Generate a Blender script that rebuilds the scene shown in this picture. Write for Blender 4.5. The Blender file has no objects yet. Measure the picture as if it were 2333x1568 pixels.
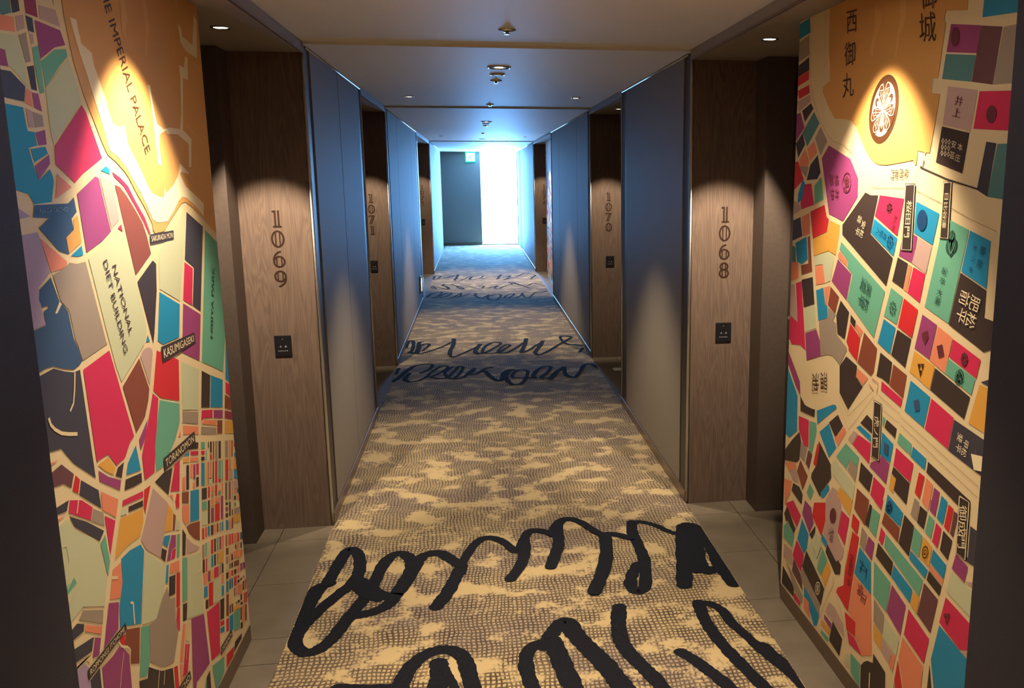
import bpy, bmesh, math, random
from mathutils import Vector, Matrix
random.seed(7)
sc = bpy.context.scene
COL = sc.collection
# ------------------------------------------------------------------ camera
W_PX, H_PX, F_PX = 2333.0, 1568.0, 1999.9241
PP_X, PP_Y = 1405.038, 779.092
PITCH, YAW, ROLL = -0.18724, 0.15846, -0.00229
CAM_Z = 1.66
cp, sp, cy, sy = math.cos(PITCH), math.sin(PITCH), math.cos(YAW), math.sin(YAW)
fwd = Vector((sy * cp, cy * cp, sp)); rgt = Vector((cy, -sy, 0)); upv = rgt.cross(fwd)
r2 = rgt * math.cos(ROLL) + upv * math.sin(ROLL)
u2 = upv * math.cos(ROLL) - rgt * math.sin(ROLL)
cam_d = bpy.data.cameras.new('camera'); cam = bpy.data.objects.new('camera', cam_d); COL.objects.link(cam)
cam.matrix_world = Matrix(((r2.x, u2.x, -fwd.x, 0), (r2.y, u2.y, -fwd.y, 0), (r2.z, u2.z, -fwd.z, CAM_Z), (0, 0, 0, 1)))
cam_d.sensor_width = 36.0; cam_d.sensor_fit = 'HORIZONTAL'
cam_d.lens = F_PX / W_PX * 36.0
cam_d.shift_x = (W_PX / 2 - PP_X) / W_PX
cam_d.shift_y = (PP_Y - H_PX / 2) / W_PX
cam_d.clip_start = 0.02
sc.camera = cam
# ------------------------------------------------------------------ world, exposure
SKY_COL, SKY_STR = (0.16, 0.46, 1.0), 60.0
WARM = (1.0, 0.79, 0.53)
FILL_COL = (1.0, 0.86, 0.72)
P_MURAL, P_NUM, P_MID, P_CENTRE, P_FILL = 76.0, 72.0, 88.0, 21.0, 6.5
EXPOSURE = 1.1
world = bpy.data.worlds.new('sky'); sc.world = world; world.use_nodes = True
bgn = world.node_tree.nodes['Background']
bgn.inputs[0].default_value = (*SKY_COL, 1); bgn.inputs[1].default_value = SKY_STR
vs = sc.view_settings
vs.view_transform = 'Standard'; vs.look = 'None'; vs.exposure = EXPOSURE; vs.gamma = 1.0; vs.use_curve_mapping = False
sc.cycles.max_bounces = 10; sc.cycles.diffuse_bounces = 6; sc.cycles.sample_clamp_indirect = 6.0
sc.cycles.caustics_reflective = False; sc.cycles.caustics_refractive = False
# ------------------------------------------------------------------ dimensions (metres)
A, B, H = 0.722, 1.027, 2.229          # half widths to left and right of the camera, ceiling
CEN = (B - A) / 2
SOF = 2.193                            # soffit over the door alcoves
COFF = 2.241
END_Y = 21.75
T_MUR = {'L': 0.131, 'R': 0.130}
T_PIER, T_DOOR, T_OUT = 0.318, 0.46, 0.80
def X(side, t): return -A - t if side == 'L' else B + t
NARROW = {'L': [(-3.2, 1.56), (4.184, 6.211), (7.864, 11.965), (15.392, 20.363)],
          'R': [(-3.2, 1.612), (4.184, 6.209), (7.925, 11.93), (15.45, 19.70)]}
SEAMS = {'L': [[], [4.334, 5.184, 6.045], [8.02, 8.933, 10.80, 11.80], [15.55, 17.10, 19.51]],
         'R': [[], [4.330, 6.000], [8.05, 8.945, 10.827, 11.77], [15.60, 16.56, 19.31]]}
# ------------------------------------------------------------------ materials
def s2l(c): return tuple(((v / 255.0) / 12.92 if v <= 10 else (((v / 255.0) + 0.055) / 1.055) ** 2.4) for v in c)
def new_mat(name):
    m = bpy.data.materials.new(name); m.use_nodes = True
    return m, m.node_tree.nodes, m.node_tree.links, m.node_tree.nodes['Principled BSDF']
def flat(name, rgb, rough=0.6, metal=0.0, spec=0.4, var=0.05, scale=40.0, bump=0.0):
    m, n, l, b = new_mat(name)
    c = s2l(rgb)
    tc = n.new('ShaderNodeTexCoord'); nz = n.new('ShaderNodeTexNoise'); nz.inputs['Scale'].default_value = scale
    nz.inputs['Detail'].default_value = 4
    l.new(tc.outputs['Object'], nz.inputs['Vector'])
    rp = n.new('ShaderNodeValToRGB')
    rp.color_ramp.elements[0].position = 0.3; rp.color_ramp.elements[1].position = 0.7
    rp.color_ramp.elements[0].color = (*[v * (1 - var) for v in c], 1)
    rp.color_ramp.elements[1].color = (*[min(1, v * (1 + var)) for v in c], 1)
    l.new(nz.outputs['Fac'], rp.inputs['Fac']); l.new(rp.outputs['Color'], b.inputs['Base Color'])
    b.inputs['Roughness'].default_value = rough; b.inputs['Metallic'].default_value = metal
    b.inputs['Specular IOR Level'].default_value = spec
    if bump:
        bp = n.new('ShaderNodeBump'); bp.inputs['Strength'].default_value = bump; bp.inputs['Distance'].default_value = 0.002
        l.new(nz.outputs['Fac'], bp.inputs['Height']); l.new(bp.outputs['Normal'], b.inputs['Normal'])
    return m
def emit(name, rgb, st):
    m, n, l, b = new_mat(name)
    b.inputs['Base Color'].default_value = (*rgb, 1); b.inputs['Emission Color'].default_value = (*rgb, 1)
    b.inputs['Emission Strength'].default_value = st
    return m
def math_node(n, l, op, a, b=None, c=None):
    k = n.new('ShaderNodeMath'); k.operation = op
    for i, v in enumerate((a, b, c)):
        if v is None: continue
        if isinstance(v, (int, float)): k.inputs[i].default_value = v
        else: l.new(v, k.inputs[i])
    return k.outputs[0]
def wood_mat():
    m, n, l, b = new_mat('stained_oak')
    tc = n.new('ShaderNodeTexCoord')
    mp = n.new('ShaderNodeMapping'); mp.inputs['Scale'].default_value = (7.0, 7.0, 0.55); l.new(tc.outputs['Object'], mp.inputs[0])
    n1 = n.new('ShaderNodeTexNoise'); n1.inputs['Scale'].default_value = 1.6; n1.inputs['Detail'].default_value = 3; n1.inputs['Distortion'].default_value = 0.8
    l.new(mp.outputs[0], n1.inputs['Vector'])
    rings = math_node(n, l, 'MULTIPLY', n1.outputs['Fac'], 16.0)
    rings = math_node(n, l, 'PINGPONG', rings, 0.5)
    mp2 = n.new('ShaderNodeMapping'); mp2.inputs['Scale'].default_value = (260.0, 260.0, 6.0); l.new(tc.outputs['Object'], mp2.inputs[0])
    n2 = n.new('ShaderNodeTexNoise'); n2.inputs['Scale'].default_value = 1.0; n2.inputs['Detail'].default_value = 2
    l.new(mp2.outputs[0], n2.inputs['Vector'])
    f = math_node(n, l, 'MULTIPLY', rings, 0.55)
    f = math_node(n, l, 'ADD', f, math_node(n, l, 'ADD', 0.2, math_node(n, l, 'MULTIPLY', n2.outputs['Fac'], 0.38)))
    rp = n.new('ShaderNodeValToRGB')
    rp.color_ramp.elements[0].position = 0.25; rp.color_ramp.elements[0].color = (*s2l((98, 83, 78)), 1)
    rp.color_ramp.elements[1].position = 0.80; rp.color_ramp.elements[1].color = (*s2l((132, 113, 102)), 1)
    l.new(f, rp.inputs['Fac']); l.new(rp.outputs['Color'], b.inputs['Base Color'])
    b.inputs['Roughness'].default_value = 0.55; b.inputs['Specular IOR Level'].default_value = 0.3
    bp = n.new('ShaderNodeBump'); bp.inputs['Strength'].default_value = 0.15; bp.inputs['Distance'].default_value = 0.001
    l.new(f, bp.inputs['Height']); l.new(bp.outputs['Normal'], b.inputs['Normal'])
    return m
def fabric_mat():
    m, n, l, b = new_mat('wall_fabric')
    tc = n.new('ShaderNodeTexCoord')
    nz = n.new('ShaderNodeTexNoise'); nz.inputs['Scale'].default_value = 420; nz.inputs['Detail'].default_value = 2
    l.new(tc.outputs['Object'], nz.inputs['Vector'])
    rp = n.new('ShaderNodeValToRGB')
    rp.color_ramp.elements[0].position = 0.3; rp.color_ramp.elements[0].color = (*s2l((118, 111, 104)), 1)
    rp.color_ramp.elements[1].position = 0.7; rp.color_ramp.elements[1].color = (*s2l((144, 136, 127)), 1)
    l.new(nz.outputs['Fac'], rp.inputs['Fac']); l.new(rp.outputs['Color'], b.inputs['Base Color'])
    b.inputs['Roughness'].default_value = 0.65; b.inputs['Specular IOR Level'].default_value = 0.2
    bp = n.new('ShaderNodeBump'); bp.inputs['Strength'].default_value = 0.25; bp.inputs['Distance'].default_value = 0.001
    l.new(nz.outputs['Fac'], bp.inputs['Height']); l.new(bp.outputs['Normal'], b.inputs['Normal'])
    return m
def carpet_mat():
    m, n, l, b = new_mat('patterned_carpet')
    tc = n.new('ShaderNodeTexCoord')
    sx = n.new('ShaderNodeSeparateXYZ'); l.new(tc.outputs['Object'], sx.inputs[0])
    def noise(scale, vec=None, detail=3, msc=None, out='Fac'):
        k = n.new('ShaderNodeTexNoise'); k.inputs['Scale'].default_value = scale; k.inputs['Detail'].default_value = detail
        src = tc.outputs['Object']
        if msc:
            mp = n.new('ShaderNodeMapping'); mp.inputs['Scale'].default_value = msc; l.new(src, mp.inputs[0]); src = mp.outputs[0]
        l.new(src, k.inputs['Vector']); return k.outputs[out]
    wob = noise(5.0); wob2 = noise(4.0, msc=(1.3, 0.9, 1))
    fine = noise(55.0, detail=2)
    x = math_node(n, l, 'ADD', sx.outputs[0], math_node(n, l, 'MULTIPLY', wob, 0.06))
    x = math_node(n, l, 'ADD', x, math_node(n, l, 'MULTIPLY', fine, 0.007))
    y = math_node(n, l, 'ADD', sx.outputs[1], math_node(n, l, 'MULTIPLY', wob2, 0.05))
    y = math_node(n, l, 'ADD', y, math_node(n, l, 'MULTIPLY', fine, 0.009))
    lx = math_node(n, l, 'SINE', math_node(n, l, 'MULTIPLY', x, 2 * math.pi / 0.0165))
    ly = math_node(n, l, 'SINE', math_node(n, l, 'MULTIPLY', y, 2 * math.pi / 0.0215))
    g = math_node(n, l, 'MAXIMUM', lx, ly)
    mr = n.new('ShaderNodeMapRange'); mr.inputs[1].default_value = -0.05; mr.inputs[2].default_value = 0.6
    l.new(g, mr.inputs[0])
    big = noise(1.0, msc=(5.6, 7.0, 1), detail=9)
    mk = n.new('ShaderNodeMapRange'); mk.inputs[1].default_value = 0.41; mk.inputs[2].default_value = 0.49
    l.new(math_node(n, l, 'ADD', big, math_node(n, l, 'MULTIPLY', math_node(n, l, 'SUBTRACT', fine, 0.5), 0.24)), mk.inputs[0])
    fac = math_node(n, l, 'MULTIPLY', mr.outputs[0], mk.outputs[0])
    fac = math_node(n, l, 'MULTIPLY', fac, math_node(n, l, 'ADD', 0.50, math_node(n, l, 'MULTIPLY', noise(9.0), 0.75)))
    tone = n.new('ShaderNodeMapRange'); tone.inputs[1].default_value = 0.42; tone.inputs[2].default_value = 0.62
    l.new(noise(1.0, msc=(1.6, 2.1, 1), detail=4), tone.inputs[0])
    base = n.new('ShaderNodeMix'); base.data_type = 'RGBA'
    base.inputs[6].default_value = (*s2l((180, 161, 122)), 1); base.inputs[7].default_value = (*s2l((152, 136, 120)), 1)
    l.new(math_node(n, l, 'MULTIPLY', tone.outputs[0], mk.outputs[0]), base.inputs[0])
    mx = n.new('ShaderNodeMix'); mx.data_type = 'RGBA'
    l.new(base.outputs[2], mx.inputs[6]); mx.inputs[7].default_value = (*s2l((66, 55, 46)), 1)
    cl = math_node(n, l, 'MINIMUM', fac, 1.0); l.new(cl, mx.inputs[0])
    l.new(mx.outputs[2], b.inputs['Base Color'])
    b.inputs['Roughness'].default_value = 0.9; b.inputs['Specular IOR Level'].default_value = 0.15
    try: b.inputs['Sheen Weight'].default_value = 0.15
    except KeyError: pass
    bp = n.new('ShaderNodeBump'); bp.inputs['Strength'].default_value = 0.4; bp.inputs['Distance'].default_value = 0.003
    l.new(noise(260.0, detail=2), bp.inputs['Height']); l.new(bp.outputs['Normal'], b.inputs['Normal'])
    return m
def glass_mat():
    m, n, l, b = new_mat('window_glass')
    tr = n.new('ShaderNodeBsdfTransparent'); gl = n.new('ShaderNodeBsdfGlossy'); gl.inputs['Roughness'].default_value = 0.02
    mx = n.new('ShaderNodeMixShader'); mx.inputs[0].default_value = 0.05
    l.new(tr.outputs[0], mx.inputs[1]); l.new(gl.outputs[0], mx.inputs[2]); l.new(mx.outputs[0], n['Material Output'].inputs[0])
    return m
MAT = {
    'fabric': fabric_mat(), 'wood': wood_mat(), 'carpet': carpet_mat(), 'glass': glass_mat(),
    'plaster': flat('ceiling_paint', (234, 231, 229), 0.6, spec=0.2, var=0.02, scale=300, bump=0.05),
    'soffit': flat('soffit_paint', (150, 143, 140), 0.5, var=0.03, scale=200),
    'charcoal': flat('wall_fabric_dark', (66, 64, 74), 0.7, spec=0.15, var=0.12, scale=400, bump=0.2),  # darker tone of the wall fabric, nearest stretch only
    'endwall': flat('dark_end_wall', (62, 64, 68), 0.85, spec=0.1, var=0.08, scale=300),
    'pier': flat('dark_pier_wood', (86, 75, 71), 0.55, var=0.08, scale=60),
    'core': flat('dark_backing', (30, 29, 31), 0.7),
    'frame': flat('dark_door_frame', (64, 56, 52), 0.5, var=0.08, scale=60),
    'door': flat('dark_door_leaf', (74, 62, 54), 0.5, var=0.1, scale=30),
    'tile': flat('stone_tile', (104, 96, 85), 0.5, var=0.12, scale=9, bump=0.05),
    'grout': flat('tile_grout', (70, 64, 56), 0.8),
    'skirt': flat('bronze_skirting', (112, 92, 76), 0.28, metal=0.35, var=0.06),
    'metal': flat('brushed_steel', (215, 215, 218), 0.40, metal=1.0, var=0.03),
    'chrome': flat('satin_chrome', (220, 220, 222), 0.18, metal=1.0, var=0.02),
    'black': flat('black_plate', (34, 34, 40), 0.35),
    'icon': flat('pale_icon', (150, 150, 160), 0.5),
    'numeral': flat('engraved_numeral', (50, 28, 18), 0.6),
    'ink': flat('charcoal_wool', (26, 27, 34), 0.95, spec=0.1, var=0.35, scale=160, bump=0.4),
    'white': flat('white_plastic', (225, 225, 222), 0.4),
    'paper': flat('white_paper', (235, 235, 232), 0.6),
    'lamp': emit('lamp_lens', (1.0, 0.86, 0.66), 6.0),
    'exit_white': emit('exit_sign_light', (0.75, 1.0, 0.92), 3.0),
    'exit_green': emit('exit_sign_green', (0.0, 0.75, 0.42), 1.2),
    'guide': emit('guide_lamp', (0.6, 1.0, 0.85), 2.5),
    'reflector': flat('lamp_reflector', (190, 186, 180), 0.3, metal=0.6),
}
PAL = {'C': (226, 208, 170), 'c': (222, 196, 150), 'W': (236, 222, 190), 'w': (222, 172, 110), 'A': (212, 160, 92),
       'M': (206, 46, 90), 'R': (206, 46, 52), 'P': (150, 66, 122), 'p': (150, 52, 84), 'B': (34, 140, 190), 'T': (104, 172, 150),
       't': (80, 128, 134), 'G': (196, 202, 170), 'K': (62, 50, 48), 'm': (64, 62, 76), 'd': (58, 84, 122), 'N': (134, 72, 54), 'n': (104, 66, 74),
       'Y': (222, 166, 76), 'O': (228, 140, 108), 'o': (150, 116, 70), 'r': (214, 140, 100), 'L': (188, 160, 156), 'l': (172, 150, 186), 'g': (158, 144, 132),
       'b': (74, 44, 24), 'h': (240, 226, 190), 'x': (104, 46, 58), 'y': (24, 66, 112), 'z': (44, 84, 74), 'e': (48, 82, 70), 'f': (120, 150, 190)}
PMAT = {k: flat('print_%s_%02d' % (k.lower() if k.islower() else k.lower() + 'cap', i), v, 0.55, spec=0.3, var=0.025, scale=500) for i, (k, v) in enumerate(PAL.items())}
# ------------------------------------------------------------------ mesh helpers
class MB:
    def __init__(s): s.v = []; s.f = []; s.m = []
    def box(s, x0, x1, y0, y1, z0, z1, mi=0):
        i = len(s.v)
        s.v += [(x0, y0, z0), (x1, y0, z0), (x1, y1, z0), (x0, y1, z0), (x0, y0, z1), (x1, y0, z1), (x1, y1, z1), (x0, y1, z1)]
        s.f += [(i, i + 3, i + 2, i + 1), (i + 4, i + 5, i + 6, i + 7), (i, i + 1, i + 5, i + 4), (i + 1, i + 2, i + 6, i + 5), (i + 2, i + 3, i + 7, i + 6), (i + 3, i, i + 4, i + 7)]
        s.m += [mi] * 6; return s
    def poly(s, pts, mi=0):
        i = len(s.v); s.v += list(pts); s.f.append(tuple(range(i, i + len(pts)))); s.m.append(mi); return s
    def lathe(s, c, prof, seg=28, mi=0):
        i = len(s.v)
        for r, z in prof:
            for k in range(seg):
                a = 2 * math.pi * k / seg; s.v.append((c[0] + r * math.cos(a), c[1] + r * math.sin(a), c[2] + z))
        for j in range(len(prof) - 1):
            for k in range(seg):
                a = i + j * seg + k; b = i + j * seg + (k + 1) % seg
                s.f.append((a, b, b + seg, a + seg)); s.m.append(mi)
        s.f.append(tuple(i + k for k in range(seg))[::-1]); s.m.append(mi)
        j = i + (len(prof) - 1) * seg
        s.f.append(tuple(j + k for k in range(seg))); s.m.append(mi)
        return s
    def tube(s, p0, p1, r, seg=12, mi=0):
        p0 = Vector(p0); p1 = Vector(p1); d = (p1 - p0).normalized()
        a = d.orthogonal().normalized(); b = d.cross(a); i = len(s.v)
        for p in (p0, p1):
            for k in range(seg):
                t = 2 * math.pi * k / seg; s.v.append(tuple(p + a * (r * math.cos(t)) + b * (r * math.sin(t))))
        for k in range(seg):
            s.f.append((i + k, i + (k + 1) % seg, i + seg + (k + 1) % seg, i + seg + k)); s.m.append(mi)
        s.f.append(tuple(i + k for k in range(seg))[::-1]); s.f.append(tuple(i + seg + k for k in range(seg))); s.m += [mi, mi]
        return s
    def build(s, name, mats, parent=None, smooth=False, bevel=0.0):
        me = bpy.data.meshes.new(name); me.from_pydata(s.v, [], s.f)
        for m in (mats if isinstance(mats, (list, tuple)) else [mats]): me.materials.append(m)
        me.polygons.foreach_set('material_index', s.m)
        if smooth: me.polygons.foreach_set('use_smooth', [True] * len(s.f))
        me.update()
        o = bpy.data.objects.new(name, me); COL.objects.link(o)
        if parent is not None: o.parent = parent; o.matrix_parent_inverse = Matrix.Translation(-parent.location)
        if bevel:
            bv = o.modifiers.new('bevel', 'BEVEL'); bv.width = bevel; bv.segments = 2; bv.limit_method = 'ANGLE'
        return o
def tag(o, label, cat, group=None):
    o['label'] = label; o['category'] = cat
    if group: o['group'] = group
    return o
def struct(o, label=None):
    o['kind'] = 'structure'
    if label: o['label'] = label
    return o
def thing(name, loc, label, cat, group=None):
    o = bpy.data.objects.new(name, None); COL.objects.link(o); o.location = loc; o.empty_display_size = 0.05
    return tag(o, label, cat, group)
def boxo(name, x0, x1, y0, y1, z0, z1, mat, parent=None, bevel=0.0):
    return MB().box(min(x0, x1), max(x0, x1), y0, y1, z0, z1).build(name, mat, parent, bevel=bevel)
# ------------------------------------------------------------------ floor, carpet
floor = struct(boxo('floor', -1.7, 2.0, -3.3, END_Y + 0.3, -0.20, -0.006, MAT['grout']), 'stone floor of the hotel corridor')
carpet = tag(boxo('carpet_runner', -A + 0.001, B - 0.001, -3.2, END_Y - 0.02, -0.006, 0.003, MAT['carpet']),
             'beige crosshatched carpet runner with dark handwriting loops along the corridor', 'carpet')
def catmull(pts, n=7):
    out = []
    P = [pts[0]] + pts + [pts[-1]]
    for i in range(1, len(P) - 2):
        p0, p1, p2, p3 = P[i - 1], P[i], P[i + 1], P[i + 2]
        for k in range(n):
            t = k / n
            out.append(tuple(0.5 * ((2 * p1[j]) + (-p0[j] + p2[j]) * t + (2 * p0[j] - 5 * p1[j] + 4 * p2[j] - p3[j]) * t * t + (-p0[j] + 3 * p1[j] - 3 * p2[j] + p3[j]) * t ** 3) for j in (0, 1)))
    out.append(pts[-1]); return out
def ribbon(mb, pts, w, to3, mi=0, smooth=True, cap=8, jitter=0.0, lift=None):
    if lift:
        base3 = to3
        to3 = lambda a, b: tuple(c + e * lift_n[0] for c, e in zip(base3(a, b), lift))
    lift_n = [0.0]
    P = catmull(pts) if smooth and len(pts) > 2 else pts
    L, Rr = [], []
    for i, p in enumerate(P):
        a = P[max(i - 1, 0)]; b = P[min(i + 1, len(P) - 1)]
        dx, dy = b[0] - a[0], b[1] - a[1]; d = math.hypot(dx, dy) or 1e-6
        ww = w / 2 * (1 + random.uniform(-jitter, jitter)); nx, ny = -dy / d * ww, dx / d * ww
        L.append((p[0] + nx, p[1] + ny)); Rr.append((p[0] - nx, p[1] - ny))
    for i in range(len(P) - 1):
        lift_n[0] = 4e-6 * i
        mb.poly([to3(*Rr[i]), to3(*Rr[i + 1]), to3(*L[i + 1]), to3(*L[i])], mi)
    if cap:
        for p in (P[0], P[-1]):
            lift_n[0] += 2e-5
            mb.poly([to3(p[0] + w / 2 * math.cos(2 * math.pi * k / cap), p[1] + w / 2 * math.sin(2 * math.pi * k / cap)) for k in range(cap)], mi)
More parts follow.
